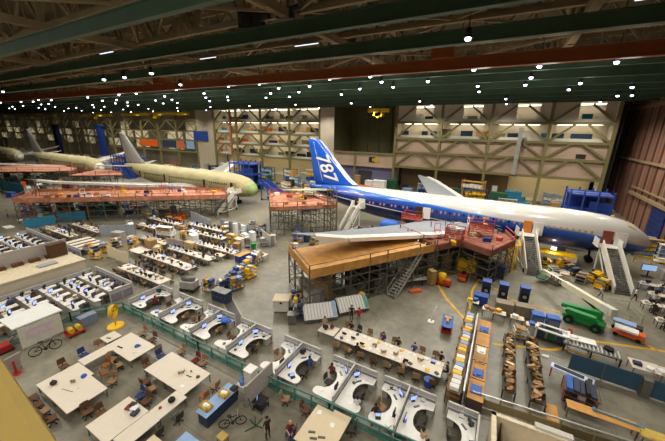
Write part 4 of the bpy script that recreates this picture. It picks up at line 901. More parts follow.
for y in (-.4, .4): part('drum', MB().cyl((-.4, y, .62), (.4, y, .62), .3, n=14), rc_, mat('olive yellow drum', (196, 170, 40)))
for x in (-.5, .5):
    for y in (-.7, .7): part('wheel', MB().cyl((x-.05, y, .15), (x+.05, y, .15), .15), rc_, rubber)
solo('storage_cabinet', MB().box(-.5, -.9, 0, .5, .9, 1.0).box(.5, -.85, .05, .53, -.03, .95).box(.5, .03, .05, .53, .85, .95).box(-.52, -.95, 1.0, .55, .95, 1.05), 'blue grey cabinet between the booth and the teal railing', 'cabinet', mat('blue grey metal', (120, 130, 150)), loc=(-33.4, 11.3, 0)).scale = (.8, .75, .9)
fn = thing('drum_fan', 'big yellow drum fan standing in front of the teal railing', 'fan', (-30.6, 12.4, 0), -.9)
part('base', MB().cyl((0, 0, 0), (0, 0, .12), .75, .7, 20), fn, yellow); part('post', MB().cyl((0, 0, .12), (0, 0, 1.1), .07), fn, yellow)
dr = MB(); 
for i in range(20):
    a, b = 2*PI*i/20, 2*PI*(i+1)/20
    dr.bar((.62*math.cos(a), 0, 1.65+.62*math.sin(a)), (.62*math.cos(b), 0, 1.65+.62*math.sin(b)), .3, .05)
part('drum', dr, fn, yellow); gr = MB()
for i in range(16): gr.bar((0, -.2, 1.65), (.6*math.cos(PI*i/8), -.2, 1.65+.6*math.sin(PI*i/8)), .02)
part('grille', gr, fn, mat('pale yellow grille', (230, 200, 90))); bl = MB()
for i in range(4): bl.cbox((.3*math.cos(PI*i/2), 0, 1.65+.3*math.sin(PI*i/2)), (.35, .05, .3), 0, -PI*i/2)
part('blades', bl, fn, yellow)
T(-29.2, 10.4, -27.9, 11.6, 'low white table behind the linking table row', white_top, .5); small('keyboard', KEYB, (-28.5, 10.8, .5), .3, 'black keyboard on the low white table', 'keyboard')

# ------------------------------------------------------------------ teal railing
def railing(pts, text, sp=1.6, h=1.05):
    t = thing('railing', text, 'railing', (pts[0][0], pts[0][1], 0)); ox, oy = pts[0]; posts = []
    tr, br_ = MB(), MB(); 
    for a, b in zip(pts, pts[1:]):
        a = Vector((a[0]-ox, a[1]-oy, 0)); b = Vector((b[0]-ox, b[1]-oy, 0)); n = max(1, round((b-a).length/sp))
        for i in range(n+1): posts.append(a+(b-a)*i/n)
        for z, m, w in ((h, tr, .09), (h*.55, br_, .06), (.12, br_, .08)): m.bar((a.x, a.y, z), (b.x, b.y, z), w)
        d = (b-a).normalized()
        for i in range(n): 
            p, q = a+(b-a)*i/n+d*.06, a+(b-a)*(i+1)/n-d*.06; part('panel', MB().bar((p.x, p.y, .36), (q.x, q.y, .36), .02, .42), t, teal_glass)
    part('top_rail', tr, t, teal); part('lower_rail', br_, t, teal)
    for p in posts: part('post', MB().box(p.x-.05, p.y-.05, 0, p.x+.05, p.y+.05, h+.04), t, teal)
railing([(-35.1, 3.6), (-35.1, 10.6), (-32.6, 14.2)], 'teal railing along the left desk field behind the white booth')
railing([(-32.5, 14.2), (-20.8, 14.1), (-12.2, 14.1)], 'teal railing between the white tables and the left cubicles')
railing([(-12.0, 14.1), (-7.9, 14.35), (-.8, 14.6)], 'teal railing between the cream table and the right cubicles')

# ------------------------------------------------------------------ cubicle row
DIV = [-32.2, -27.1, -22.5, -17.9, -12.7, -7.8, -3.5, 1.0]
def partition(x0, y0, x1, y1, text, h=1.35):
    t = thing('partition', text, 'partition', (x0, y0, 0)); dx, dy = x1-x0, y1-y0; L = math.hypot(dx, dy); n = max(1, round(L/1.25)); t.rotation_euler = (0, 0, math.atan2(dy, dx))
    for i in range(n):
        a, b = L*i/n, L*(i+1)/n; part('panel', MB().box(a+.02, -.04, .08, b-.02, .04, h*.68), t, mat('mauve grey partition fabric', (132, 126, 134), .9, var=.06)); part('upper_panel', MB().box(a+.06, -.03, h*.7, b-.06, .03, h-.06), t, partition_grey)
        part('frame', MB().box(a, -.05, 0, a+.05, .05, h).box(a, -.05, h-.06, b, .05, h).box(a, -.05, h*.67, b, .05, h*.71), t, partition_top)
    part('end_post', MB().box(L-.05, -.05, 0, L, .05, h), t, partition_top)
st_n = 0
def station(xd, mir, idx, y0=14.75):
    s = -1 if mir else 1
    d = inst(CDESK[mir], (xd+s*.08, y0, 0), 0, '{n} white curved cubicle desk from the left behind the teal railing', 'desk', 'curved desks of the cubicle row')
    r = random.Random(idx*7+3)
    chair(xd+s*1.3+r.uniform(-.1, .15), y0+1.7+r.uniform(-.2, .2), s*r.uniform(-1.9, -1.2), '{n} cubicle chair from the left behind the teal railing', r.choice([tan_fabric, tan_fabric, brown_fabric, grey_fabric]), 'chairs of the cubicle row')
    monitor(xd+s*.45, y0+2.85, .75, s*.8, '{n} monitor from the left at the back of the cubicle desks', r.random() < .6, 'monitors of the cubicle row')
    if r.random() < .8: monitor(xd+s*.4, y0+1.1, .75, s*1.6, '{n} monitor from the left on the cubicle desk spines', r.random() < .7, 'monitors of the cubicle row')
    inst(LAP, (xd+s*1.2, y0+.4, .75), r.uniform(-1, 1), '{n} laptop from the left on the cubicle desks', 'laptop', 'laptops of the cubicle row') if r.random() < .5 else None
    say(link('keyboard', KEYB, None, (xd+s*.75, y0+2.55, .75), s*.8), '{n} keyboard from the left on the cubicle desks', 'keyboard', 'keyboards of the cubicle row')
    for k in range(6):
        x, y = r.choice([(r.uniform(1.0, 1.5), r.uniform(2.9, 3.15)), (r.uniform(.15, .55), r.uniform(.8, 2.3)), (r.uniform(.45, 1.4), r.uniform(.15, .5))])
        q = r.random()
        if q < .6: say(link('paper_stack', PAPERS[k % 3], None, (xd+s*x, y0+y, .752), r.uniform(0, 3)), '{n} paper stack from the left on the cubicle desks', 'paper', 'papers of the cubicle row')
        elif q < .8: say(link('binder', BINDER, None, (xd+s*x, y0+y, .752), r.uniform(0, 3)), '{n} binder from the left on the cubicle desks', 'binder', 'binders of the cubicle row')
        else: say(link('desk_phone', PHONE, None, (xd+s*x, y0+y, .752), s*1.2), '{n} black telephone from the left on the cubicle desks', 'telephone', 'telephones of the cubicle row')
    for k in range(2): say(link('binder', BINDER, None, (xd+s*(1.0+.35*k), y0+3.28, .752), 1.57), '{n} binder from the left standing against the back partition', 'binder', 'binders along the back partition')
i = 0
for k, xd in enumerate(DIV):
    if k != 7: station(xd, False, i); i += 1
    if k != 0: station(xd, True, i); i += 1
    partition(xd, 14.6, xd, 18.2, '{n} side partition from the left dividing the cubicle row')
    xa, xb = (xd, xd+1.95) if k == 0 else (xd-1.95, xd) if k == 7 else (xd-1.95, xd+1.85)
    partition(xa, 18.25, xb, 18.25, '{n} back partition from the left of the cubicle row')
bb = thing('tarp', 'bright blue plastic sheet heaped on the third cubicle desk', 'tarp', (-21.2, 17.5, .76)); part('sheet', MB().ball((0, 0, .19), .45, .4, 10, 6).ball((.35, .1, .13), .3, .4, 9, 6), bb, bright_blue, True)
seatp = [(-30.4, 16.3, cloth_red, 'maroon'), (-23.8, 16.6, cloth_dark, 'charcoal'), (-16.3, 16.0, cloth_dark, 'charcoal'), (-11.2, 17.0, cloth_blue, 'blue'), (-9.3, 17.2, cloth_red, 'maroon'), (-6.3, 15.4, cloth_white, 'white'), (-5.0, 15.5, cloth_dark, 'dark'), (-1.9, 15.3, cloth_tan, 'tan')]
for x, y, m, c in seatp: person(x, y, RND.uniform(-1, 1)+PI, 'sit', m, trousers, 'person in %s seated in the cubicles near %s' % (c, {-30.4: 'the left end', -23.8: 'the blue sheet', -16.3: 'the centre left', -11.2: 'the easel', -9.3: 'the cubicle aisle', -6.3: 'the lit laptop', -5.0: 'the railing corner', -1.9: 'the cream office'}[x]))
# ------------------------------------------------------------------ long meeting table with chairs
for k in range(5): T(-11.05+k*1.84, 20.75, -9.21+k*1.84, 22.55, '{n} segment from the left of the long white table row', white_top)
T(-12.9, 20.9, -11.2, 22.2, 'white equipment table joined to the left end of the long row')
for k in range(8):
    x = -10.6+k*1.18
    chair(x, 20.35, PI+RND.uniform(-.3, .3), '{n} chair from the left on the near side of the long table', RND.choice([tan_fabric, brown_fabric, grey_fabric, tan_fabric]), 'chairs of the long table')
    if k != 5: chair(x-.3, 23.0, RND.uniform(-.3, .3), '{n} chair from the left on the far side of the long table', RND.choice([tan_fabric, grey_fabric]), 'chairs of the long table')
chair(-1.2, 21.6, -1.5, 'tan chair at the right end of the long table', tan_fabric); chair(-.9, 21.0, -1.2, 'brown chair just beyond the long table end', brown_fabric)
for x, m, c in ((-10.4, cloth_dark, 'dark clothes'), (-7.2, cloth_purple, 'purple'), (-5.8, cloth_dark, 'a black top'), (-4.4, cloth_blue, 'a blue shirt'), (-2.2, cloth_dark, 'dark red and black')): person(x, 23.0, 0, 'sit', m, trousers, 'person in %s sitting on the far side of the long table' % c)
for x, m, c in ((-8.6, cloth_dark, 'charcoal'), (-4.6, cloth_tan, 'tan')): person(x, 20.35, PI, 'sit', m, trousers, 'person in %s sitting on the near side of the long table' % c)
person(-1.5, 22.0, -1.3, 'sit', cloth_dark, trousers, 'person in black sitting at the right end of the long table')
for k in range(9):
    x = -10.5+k*.98; q = RND.random(); y = 21.2+RND.uniform(0, .9)
    if q < .45: inst(LAP, (x, y, .75), RND.choice([0, PI]), '{n} laptop from the left on the long table', 'laptop', 'laptops on the long table')
    else: say(link('storage_box', SBOX, None, (x, y, .75), RND.uniform(0, 3), RND.choice([None, None])), '{n} small carton from the left on the long table', 'box', 'cartons on the long table')
    say(link('paper_stack', PAPERS[k % 3], None, (x+.4, 22.2-(k % 2)*.9, .75), RND.uniform(0, 3)), '{n} paper stack from the left on the long table', 'paper', 'papers on the long table')
    if k % 2: say(link('mug', MUG, None, (x+.2, 21.5, .75), 0, RND.choice([red, yellow, bright_blue, white_paint])), '{n} mug from the left on the long table', 'cup', 'mugs on the long table')
for k in range(26):
    x = -10.8+k*.345; say(link('binder' if k % 3 else 'paper_stack', BINDER if k % 3 else PAPERS[0], None, (x, 21.05 if k % 2 else 22.25, .752), RND.uniform(0, 3), RND.choice([None, black, navy, yellow, paper]) if k % 3 else None), '{n} folder from the left along the edges of the long table', 'folder', 'folders on the long table')
monitor(-12.3, 21.4, .75, .4, 'grey monitor on the equipment table at the long row end', False, None); bag((-11.9, 21.9, .75), mat('dark red bag', (110, 28, 40)), 'dark red bag at the left end of the long table row')
solo('waste_bin', MB().cyl((0, 0, 0), (0, 0, .6), .28, .34, 14).cyl((0, 0, .6), (0, 0, .63), .36, .36, 14), 'blue bin under the right end of the long table', 'bin', blue, loc=(-2.6, 20.3, 0))
solo('oval_board', MB().cyl((0, 0, .02), (0, 0, .06), .9, n=20).cyl((0, 0, 0), (0, 0, .02), .3), 'pale oval board lying on the floor right of the long table', 'board', grey_wall, loc=(-.1, 20.9, 0)).scale = (.5, 1, 1)

# ------------------------------------------------------------------ left desk field behind the booth
def field(xs, ys, name, group, dens):
    for X in xs:
        for Y in ys:
            if X > -37.5 and 5 < Y < 10: continue
            r = random.Random(int(X*31+Y*17)); mi = r.random() < .5
            inst(LDESK, (X, Y, 0), r.choice([0, 0, PI/2 if 0 else 0]), '{n} white corner desk from the left in '+name, 'desk', 'corner desks in '+group)
            if r.random() < .4: person(X+1.15, Y+1.2, r.uniform(-2.2, -.8), 'sit', r.choice([cloth_dark, cloth_dark, cloth_blue, cloth_white]), trousers, '{n} seated person from the left in '+name, None, 0, 'people at desks in '+group)
            if r.random() < .5: monitor(X+.95, Y+.25, .75, PI, '{n} monitor from the left in '+name, r.random() < .5, 'monitors in '+group)
            chair(X+1.15, Y+1.2, r.uniform(-2.2, -.8), '{n} office chair from the left in '+name, r.choice([tan_fabric, brown_fabric, grey_fabric, grey_fabric]), 'office chairs in '+group)
            monitor(X+.4, Y+.45, .75, 2.3+r.uniform(-.3, .3) if r.random() < .5 else -.8, '{n} monitor from the left in '+name, r.random() < .75, 'monitors in '+group)
            for k in range(dens):
                x, y = r.choice([(r.uniform(.15, .5), r.uniform(.8, 1.4)), (r.uniform(.7, 1.5), r.uniform(.15, .5))]); q = r.random()
                if q < .6: say(link('paper_stack', PAPERS[k % 3], None, (X+x, Y+y, .752), r.uniform(0, 3)), '{n} paper stack from the left in '+name, 'paper', 'papers in '+group)
                elif q < .8: say(link('binder', BINDER, None, (X+x, Y+y, .752), r.uniform(0, 3)), '{n} binder from the left in '+name, 'binder', 'binders in '+group)
                else: say(link('storage_box', SBOX, None, (X+x, Y+y, .752), r.uniform(0, 3)), '{n} carton from the left in '+name, 'box', 'cartons in '+group)
field([-43.95, -42.25, -40.55, -38.85, -37.15], [5.4, 7.3, 9.2, 11.1, 13.0, 14.9], 'the desk field behind the white booth', 'the near left desk field', 4)
partition(-44.0, 16.9, -35.6, 16.9, 'grey slatted partition closing the far side of the left desk field', 1.4)
partition(-35.5, 14.4, -35.5, 16.8, 'grey partition at the right end of the left desk field', 1.4)
partition(-44.2, 5.0, -44.2, 16.6, 'grey partition along the cream roofed office beside the left desk field', 1.2)
field([-70, -68, -66, -64, -62, -60, -58, -56, -54], [8.4, 10.5, 12.6, 14.6, 16.6], 'the far desk field beyond the cream roof', 'the far left desk field', 2)
partition(-71, 18.6, -52, 18.6, 'grey partition closing the far desk field beyond the cream roof', 1.5)
of = thing('site_office', 'long cream flat-roofed office with a grey parapet at left', 'office', (-47.8, 9.6, 0))
part('walls', MB().box(-3.2, -7, 0, 3.2, 6.6, 2.3), of, beige_wall); part('roof', MB().box(-3.3, -7.1, 2.3, 3.3, 6.7, 2.45), of, mat('cream roof sheet', (204, 190, 160), .7)); part('parapet', MB().box(-1.5, -7.1, 2.45, -1.3, 6.7, 4.3), of, grey_wall)
part('vent_panel', MB().box(1.0, 2.6, 2.45, 2.0, 4.4, 2.6), of, mat('blue grey roof vent', (150, 150, 164)))
for y in range(7): solo('roof_crate', MB().box(-.25, -.5, 0, .25, .5, .4).box(-.27, -.52, .33, .27, .52, .36), '{n} brown box from the left on the cream office roof', 'box', brown_fabric, 'brown boxes along the parapet', (-48.75, 5.0+y*1.55, 2.45))
solo('roof_cabinet', MB().box(-.4, -.9, 0, .4, .9, 1.7).box(.4, -.85, .05, .44, -.02, 1.65).box(.4, .02, .05, .44, .85, 1.65), 'dark brown cabinet standing at the end of the cream roof', 'cabinet', mat('dark brown wood', (84, 56, 34)), loc=(-48.55, 15.0, 2.45))
# ------------------------------------------------------------------ table rows in the middle left
ROWS = [('row behind the left desk field', -42.8, -33.6, 18.8, 1.5, 0), ('row left of the wheeled carts', -44.2, -34.2, 22.9, 1.5, 0), ('row with the white lamp', -43.6, -34.2, 26.4, 1.3, 0), ('row nearest the blue topped bench', -42.2, -33.2, 29.9, 1.3, 0), ('row before the grey fence panels', -48.5, -39.5, 33.4, 1.3, 0), ('row left of the beige cabinet', -51.5, -45.2, 27.0, 1.2, 0), ('row under the salmon dock', -52.0, -42.0, 36.2, 1.2, 0), ('row left of the pale screens', -60.0, -52.5, 31.0, 1.2, 0), ('row beyond the slanted screens', -62, -53, 34.6, 1.2, 0), ('row behind the teal screens', -71.5, -61.5, 21.0, 1.3, 0), ('row beyond the teal screens', -70.0, -60.5, 24.6, 1.3, 0)]
for name, x0, x1, y, dp, _ in ROWS:
    n = max(2, round((x1-x0)/1.9)); w = (x1-x0)/n; far = x1 < -60
    for k in range(n):
        xa = x0+k*w
        T(xa, y, xa+w, y+dp, '{n} white table from the left in the '+name, white_top, group='white tables of the '+name)
        for s, yy in ((1, y-.35), (0, y+dp+.35)):
            for dx in (.3, .7):
                if RND.random() < .85: chair(xa+w*dx, yy, (PI if s else 0)+RND.uniform(-.4, .4), '{n} chair from the left, %s of the %s' % ('near side' if s else 'far side', name), RND.choice([grey_fabric, grey_fabric, brown_fabric, tan_fabric]), 'chairs of the '+name)
        for j in range(4):
            q = RND.random(); xx, yy = xa+w*(.14+.24*j), y+dp*(.3+.4*(j % 2))
            if q < .4: monitor(xx, yy, .75, RND.choice([0, PI])+RND.uniform(-.3, .3), '{n} monitor from the left on the '+name, RND.random() < .25, 'monitors of the '+name)
            elif q < .6: say(link('storage_box', SBOX, None, (xx, yy, .75), RND.uniform(0, 3)), '{n} carton from the left on the '+name, 'box', 'cartons of the '+name)
            elif q < .8: say(link('paper_stack', PAPERS[j % 3], None, (xx, yy, .75), RND.uniform(0, 3)), '{n} paper stack from the left on the '+name, 'paper', 'papers of the '+name)
            else: inst(LAP, (xx, yy, .75), RND.choice([0, PI]), '{n} laptop from the left on the '+name, 'laptop', 'laptops of the '+name)
    for k in range(1 if far else 2):
        xx = RND.uniform(x0+.5, x1-.5); c, m = RND.choice([('dark', cloth_dark), ('white', cloth_white), ('blue', cloth_blue)])
        person(xx, y+dp+.48, RND.uniform(-.3, .3), 'sit', m, trousers, '{n} person in %s from the left seated at the %s' % (c, name))
for k in range(4): T(-58.9+k*1.55, 18.9, -57.9+k*1.55, 22.6, '{n} narrow white topped navy bench from the left behind the cream roof', white_top, .9, 'parallel navy benches', 'workbench', skirt=navy)
T(-47.7, 22.9, -44.9, 24.7, 'plain white table standing alone behind the leaning boards', white_top)
def leaning_board(x, y, w, h, rz, text, m=None):
    t = thing('leaning_board', text, 'board', (x, y, 0), rz); part('board', MB().cbox((0, 0, h/2+.15), (w, .06, h)), t, m or off_white)
    for s in (-1, 1): part('foot', MB().bar((s*w*.4, -.4, .04), (s*w*.4, .4, .04), .06).bar((s*w*.4, .3, .05), (s*w*.4, 0, h*.6), .04), t, metal_grey)
leaning_board(-45.6, 20.9, 2.4, 1.6, .15, 'cream board standing in the aisle before the plain table', cream_wall); leaning_board(-48.3, 20.9, 1.9, 1.6, .1, 'cream board standing beside the navy benches', cream_wall)
def screens(x0, y0, x1, y1, n, h, m, text):
    t = thing('folding_screen', text, 'screen', (x0, y0, 0), math.atan2(y1-y0, x1-x0)); L = math.hypot(x1-x0, y1-y0)
    for i in range(n): part('panel', MB().box(L*i/n+.03, -.04, .12, L*(i+1)/n-.03, .04, h), t, m)
    for i in range(n+1): part('foot', MB().box(L*i/n-.03, -.35, 0, L*i/n+.03, .35, .05).box(L*i/n-.03, -.03, 0, L*i/n+.03, .03, h+.03), t, metal_grey)
fence_m = mat('pale blue grey screen', (164, 168, 182), .8, var=.06)
screens(-46.5, 39.3, -35.7, 39.2, 6, 1.9, fence_m, 'row of pale blue grey screens in front of the green primer jet'); screens(-35.5, 38.6, -31.5, 36.5, 2, 1.9, off_white, 'off white screens continuing the blue grey row to the right')
screens(-56, 40, -47, 37.6, 5, 2.0, fence_m, 'pale screens left of the white boarding stairs'); screens(-45.5, 27.6, -42.0, 28.1, 2, 1.7, grey_wall, 'grey white screens left of the beige cabinet')
solo('tall_cabinet', MB().box(-.9, -.4, 0, .9, .4, 1.7).box(-.85, -.44, .08, -.02, -.4, 1.62).box(.02, -.44, .08, .85, -.4, 1.62), 'beige double cabinet at the end of the grey white screens', 'cabinet', mat('beige cabinet', (190, 166, 122)), loc=(-40.7, 28.4, 0))
screens(-60.5, 25.0, -56.0, 28.6, 4, 1.9, fence_m, 'slanted pale screens behind the navy benches')
for (x0, y0, x1, y1), w in (((-75.4, 19.6, -75.4, 24.2), 'left of three'), ((-76.2, 25.0, -73.2, 28.4), 'middle of three'), ((-74.5, 30.5, -75, 35.2), 'right of three')): screens(x0, y0, x1, y1, 3, 1.9, cyan_screen, 'teal blue screen before the salmon dock, '+w)
screens(-128, 30.5, -112, 31, 5, 3.2, cyan_screen, 'large teal screens at the left picture edge')
# ------------------------------------------------------------------ small equipment prototypes
def shelf_cart(loc, rz, w, d, h, text, frame, loads, group=None, cat='cart'):
    t = thing('shelf_cart', text, cat, loc, rz, group)
    for k in range(3): part('shelf', MB().box(-w/2, -d/2, .18+k*(h-.25)/2, w/2, d/2, .22+k*(h-.25)/2), t, frame)
    for x in (-1, 1):
        for y in (-1, 1): part('post', MB().box(x*w/2-.03, y*d/2-.03, .1, x*w/2+.03, y*d/2+.03, h), t, frame)
    for x in (-1, 1):
        for y in (-1, 1): part('wheel', MB().cyl((x*w*.42, y*d*.42-.03, .08), (x*w*.42, y*d*.42+.03, .08), .08, n=8), t, rubber)
    part('handle', MB().bar((w/2+.15, -d/2, h*.9), (w/2+.15, d/2, h*.9), .04).bar((w/2, -d/2, h*.9), (w/2+.15, -d/2, h*.9), .04).bar((w/2, d/2, h*.9), (w/2+.15, d/2, h*.9), .04), t, frame)
    for k in range(3):
        x = -w/2+.1
        while x < w/2-.25:
            q = RND.uniform(.2, .5); hh = RND.uniform(.12, min(.45, h*.35)); m = RND.choice(loads); part('load', MB().box(x, -d/2+.06, .22+k*(h-.25)/2, min(x+q, w/2-.02), d/2-.06, .22+k*(h-.25)/2+hh), t, m); x += q+.06
    return t
def cabinet(loc, rz, w, d, h, text, m, cat='cabinet', group=None, nd=2, top=None):
    t = thing('cabinet', text, cat, loc, rz, group); part('body', MB().box(-w/2, -d/2, .06, w/2, d/2, h), t, m); part('top', MB().box(-w/2-.03, -d/2-.03, h, w/2+.03, d/2+.03, h+.04), t, top or m)
    for i in range(nd):
        o = part('door', MB().box(-w/2+.03+i*w/nd, -d/2-.025, .1, -w/2+(i+1)*w/nd-.03, -d/2, h-.05), t, m); link('handle', MB().box(-w/2+(i+1)*w/nd-.1, -d/2-.05, h*.5, -w/2+(i+1)*w/nd-.07, -d/2-.025, h*.62).mesh('handle', metal_light), o)
    part('plinth', MB().box(-w/2+.04, -d/2+.04, 0, w/2-.04, d/2-.04, .06), t, rubber); return t
# wheeled carts left of the dock
cabinet((-26.1, 20.9, 0), .1, 1.0, 1.0, 1.25, 'navy cabinet with grey top, left of two beside the dark floor trench', navy, top=metal_grey); cabinet((-25.0, 20.95, 0), .1, 1.0, 1.0, 1.25, 'navy cabinet with grey top, right of two beside the dark floor trench', navy, top=metal_grey)
mg = thing('compressor', 'pale grey wheeled machine at the left end of the cart line', 'machine', (-30.6, 20.6, 0), .3)
part('body', MB().box(-.9, -.6, .4, .9, .6, 1.3), mg, metal_light, bevel=.06); part('tank', MB().cyl((-.8, 0, 1.5), (.7, 0, 1.5), .3, n=14), mg, metal_grey, True); part('frame', MB().box(-1.0, -.65, .25, 1.0, .65, .4), mg, metal_dark)
for x in (-.7, .7):
    for y in (-.6, .6): part('wheel', MB().cyl((x, y-.08, .2), (x, y+.08, .2), .2), mg, rubber)
mixed = [cardboard, yellow, blue, paper, metal_grey, wood, metal_light, navy, sky_blue, off_white]
for i, (x, y, r, fm) in enumerate(((-28.3, 21.6, .2, metal_grey), (-27.2, 22.9, 1.2, metal_grey), (-27.5, 24.4, 1.4, metal_grey), (-28.0, 26.0, 1.45, blue), (-28.4, 27.6, 1.5, blue), (-28.9, 29.2, 1.5, metal_grey), (-29.3, 30.8, 1.6, wood), (-26.0, 23.6, 1.3, metal_grey), (-26.8, 26.8, 1.5, yellow))):
    shelf_cart((x, y, 0), r, 1.5, .8, 1.3, '{n} loaded shelf cart from the left in the wheeled cart line', fm, mixed, 'shelf carts in the cart line')
cabinet((-31.6, 30.3, 0), 1.5, 2.2, 1.0, 1.0, 'blue cabinet with orange wood top at the far end of the cart line', blue, nd=3, top=wood_orange); T(-31.5, 31.4, -28.8, 32.7, 'white table with papers standing beyond the cart line'); T(-35.6, 28.3, -33.9, 29.3, 'white trestle at the far end of the cart line', cream_top)
for k in range(3): say(link('storage_box', SBOX, None, (-31+k*.8, 32.1, .75), k), '{n} carton from the left on the table beyond the cart line', 'box', 'cartons beyond the cart line')
solo('waste_bin', MB().cyl((0, 0, 0), (0, 0, .9), .35, .4, 14).cyl((0, 0, .9), (0, 0, .95), .43, .43, 14), 'green waste bin before the blue grey screens', 'bin', green, loc=(-33.5, 34.5, 0))
T(-38.5, 34.8, -36.8, 36, 'small cream table near the green waste bin', cream_top)
def cone(x, y, text): solo('traffic_cone', MB().cyl((0, 0, .04), (0, 0, .7), .18, .03, 12).box(-.22, -.22, 0, .22, .22, .04), text, 'cone', orange, loc=(x, y, 0))
cone(-37.2, 32.8, 'orange traffic cone at the end of the middle desk rows'); cone(-6.9, 44.6, 'orange cone beside the red dock'); cone(3.6, 35.4, 'orange cone near the blue topped crates')
# slanted tool racks by the plywood dock
def slant_rack(loc, rz, text, end):
    t = thing('tool_rack', text, 'rack', loc, rz); part('frame', MB().box(-1.7, -.6, .1, 1.7, .6, .25).bar((-1.6, .5, .2), (-1.6, .5, 1.5), .1).bar((1.6, .5, .2), (1.6, .5, 1.5), .1), t, metal_grey)
    part('slanted_bed', MB().add([(-1.7, -.7, .55), (1.7, -.7, .55), (1.7, .55, 1.55), (-1.7, .55, 1.55), (-1.7, -.7, .48), (1.7, -.7, .48), (1.7, .55, 1.48), (-1.7, .55, 1.48)], [(0, 1, 2, 3), (7, 6, 5, 4), (0, 4, 5, 1), (1, 5, 6, 2), (2, 6, 7, 3), (3, 7, 4, 0)]), t, paper)
    for i in range(11): part('divider', MB().bar((-1.6+i*.32, -.7, .62), (-1.6+i*.32, .55, 1.62), .04, .1), t, metal_light)
    part('end_panel', MB().bar((1.45, -.68, .62), (1.45, .55, 1.62), .45, .06), t, end)
    for x in (-1.4, 1.4):
        for y in (-.5, .5): part('wheel', MB().cyl((x, y-.04, .08), (x, y+.04, .08), .09, n=8), t, rubber)
slant_rack((-14.2, 23.5, 0), .75, 'white slanted tool rack with pale end, left of the two by the plywood dock', sky_blue); slant_rack((-12.0, 26.5, 0), .85, 'white slanted tool rack with a teal end panel by the plywood dock', mat('teal panel paint', (40, 150, 140)))
cr = thing('storage_container', 'white wheeled container at the corner of the plywood dock', 'container', (-18.6, 22.9, 0), .5); part('body', MB().box(-.8, -.7, .15, .8, .7, 1.35), cr, off_white, bevel=.04); part('lid', MB().box(-.85, -.75, 1.35, .85, .75, 1.5), cr, cream_wall); part('latch', MB().box(-.1, -.74, 1.1, .1, -.7, 1.3), cr, metal_dark)
for x in (-.6, .6):
    for y in (-.5, .5): part('wheel', MB().cyl((x, y-.05, .09), (x, y+.05, .09), .09, n=8), cr, rubber)
tk = thing('gas_tank', 'pale horizontal tank on a stand right of the white container', 'tank', (-16.9, 23.5, 0), .5); part('vessel', MB().cyl((-.9, 0, .9), (.9, 0, .9), .35, n=16), tk, metal_light, True); part('stand', MB().box(-.7, -.3, 0, -.5, .3, .6).box(.5, -.3, 0, .7, .3, .6), tk, metal_dark)
solo('tarp_bundle', MB().ball((0, 0, .35), .7, .5, 10, 6).ball((.5, .2, .3), .5, .6, 9, 6), 'light blue bundle behind the pale tank', 'bundle', sky_blue, loc=(-17.6, 24.4, 0), smooth=True)
shelf_cart((-16.3, 22.6, 0), .6, 1.0, .7, 1.9, 'tall grey cart with a yellow top between tank and white rack', metal_grey, [yellow, metal_grey, navy]); cabinet((-16.3, 21.6, 0), .6, .8, .8, 1.0, 'grey cabinet in front of the tall grey cart', metal_grey, nd=1)
shelf_cart((-18.2, 24.9, 0), .9, 1.2, .6, 1.2, 'cart of yellow and blue parts under the dock corner', yellow, [yellow, blue, metal_grey])
ys = thing('hose_stand', 'yellow hose stand at the foot of the plywood dock', 'stand', (-11.6, 27.9, 0)); part('post', MB().cyl((0, 0, 0), (0, 0, 1.6), .05, n=8), ys, metal_grey); part('reel', MB().cyl((0, -.2, 1.3), (0, .2, 1.3), .4, n=16).cyl((0, -.2, .6), (0, .2, .6), .35, n=16), ys, mat('orange yellow hose', (214, 150, 40))); part('base', MB().cyl((0, 0, 0), (0, 0, .08), .45), ys, yellow)
person(-12.7, 21.9, .6, 'stand', cloth_tan, jeans, 'person in a tan shirt and jeans standing by the white tool racks'); person(-11.35, 25.0, .3, 'stand', cloth_dark, trousers, 'person in black standing left of the red shirted one'); person(-10.5, 24.9, .2, 'stand', cloth_brightred, mat('grey trousers', (110, 110, 118), .9), 'person in a red shirt standing near the plywood dock')
# gear by the yellow lines
rt = thing('tool_trolley', 'red wheeled base with a yellow drum by the yellow floor line', 'trolley', (-4.6, 37.9, 0)); part('base', MB().box(-.9, -.6, .15, .9, .6, .35).box(-.9, -.6, .35, -.8, .6, .8), rt, red); part('drum', MB().cyl((-.2, 0, .35), (-.2, 0, 1.5), .45, n=16), rt, yellow, True); part('pump', MB().box(.2, -.3, .35, .8, .3, .8), rt, orange)
for x in (-.7, .7):
    for y in (-.55, .55): part('wheel', MB().cyl((x, y-.05, .14), (x, y+.05, .14), .14), rt, rubber)
cabinet((-6.0, 37.2, 0), .9, .7, .9, 1.9, 'tan wooden locker beside the scaffold stair', mat('tan locker', (170, 140, 84)), nd=1)
dl = thing('pipe_stack', 'bundle of silver pipes on stands under the scaffold stair', 'pipes', (-8.2, 35.6, 0), .75)
for i in range(6): part('pipe', MB().cyl((-2, -.4+i*.16, .8+.12*(i % 2)), (2, -.4+i*.16, .8+.12*(i % 2)), .09, n=8), dl, metal_light)
for x in (-1.4, 1.4): part('trestle', MB().bar((x, -.6, 0), (x, -.3, .72), .07).bar((x, .6, 0), (x, .3, .72), .07).box(x-.05, -.6, .68, x+.05, .6, .74), dl, metal_dark)
solo('orange_ramp', MB().prism([(-.8, -.3), (.8, -.3), (.8, .3), (-.8, .3)], 0, .18).prism([(-.6, -.2), (.6, -.2), (.6, .2), (-.6, .2)], .18, .26), 'low orange ramp on the floor beside the silver pipes', 'ramp', orange, loc=(-7.2, 34.2, 0), rz=.8)
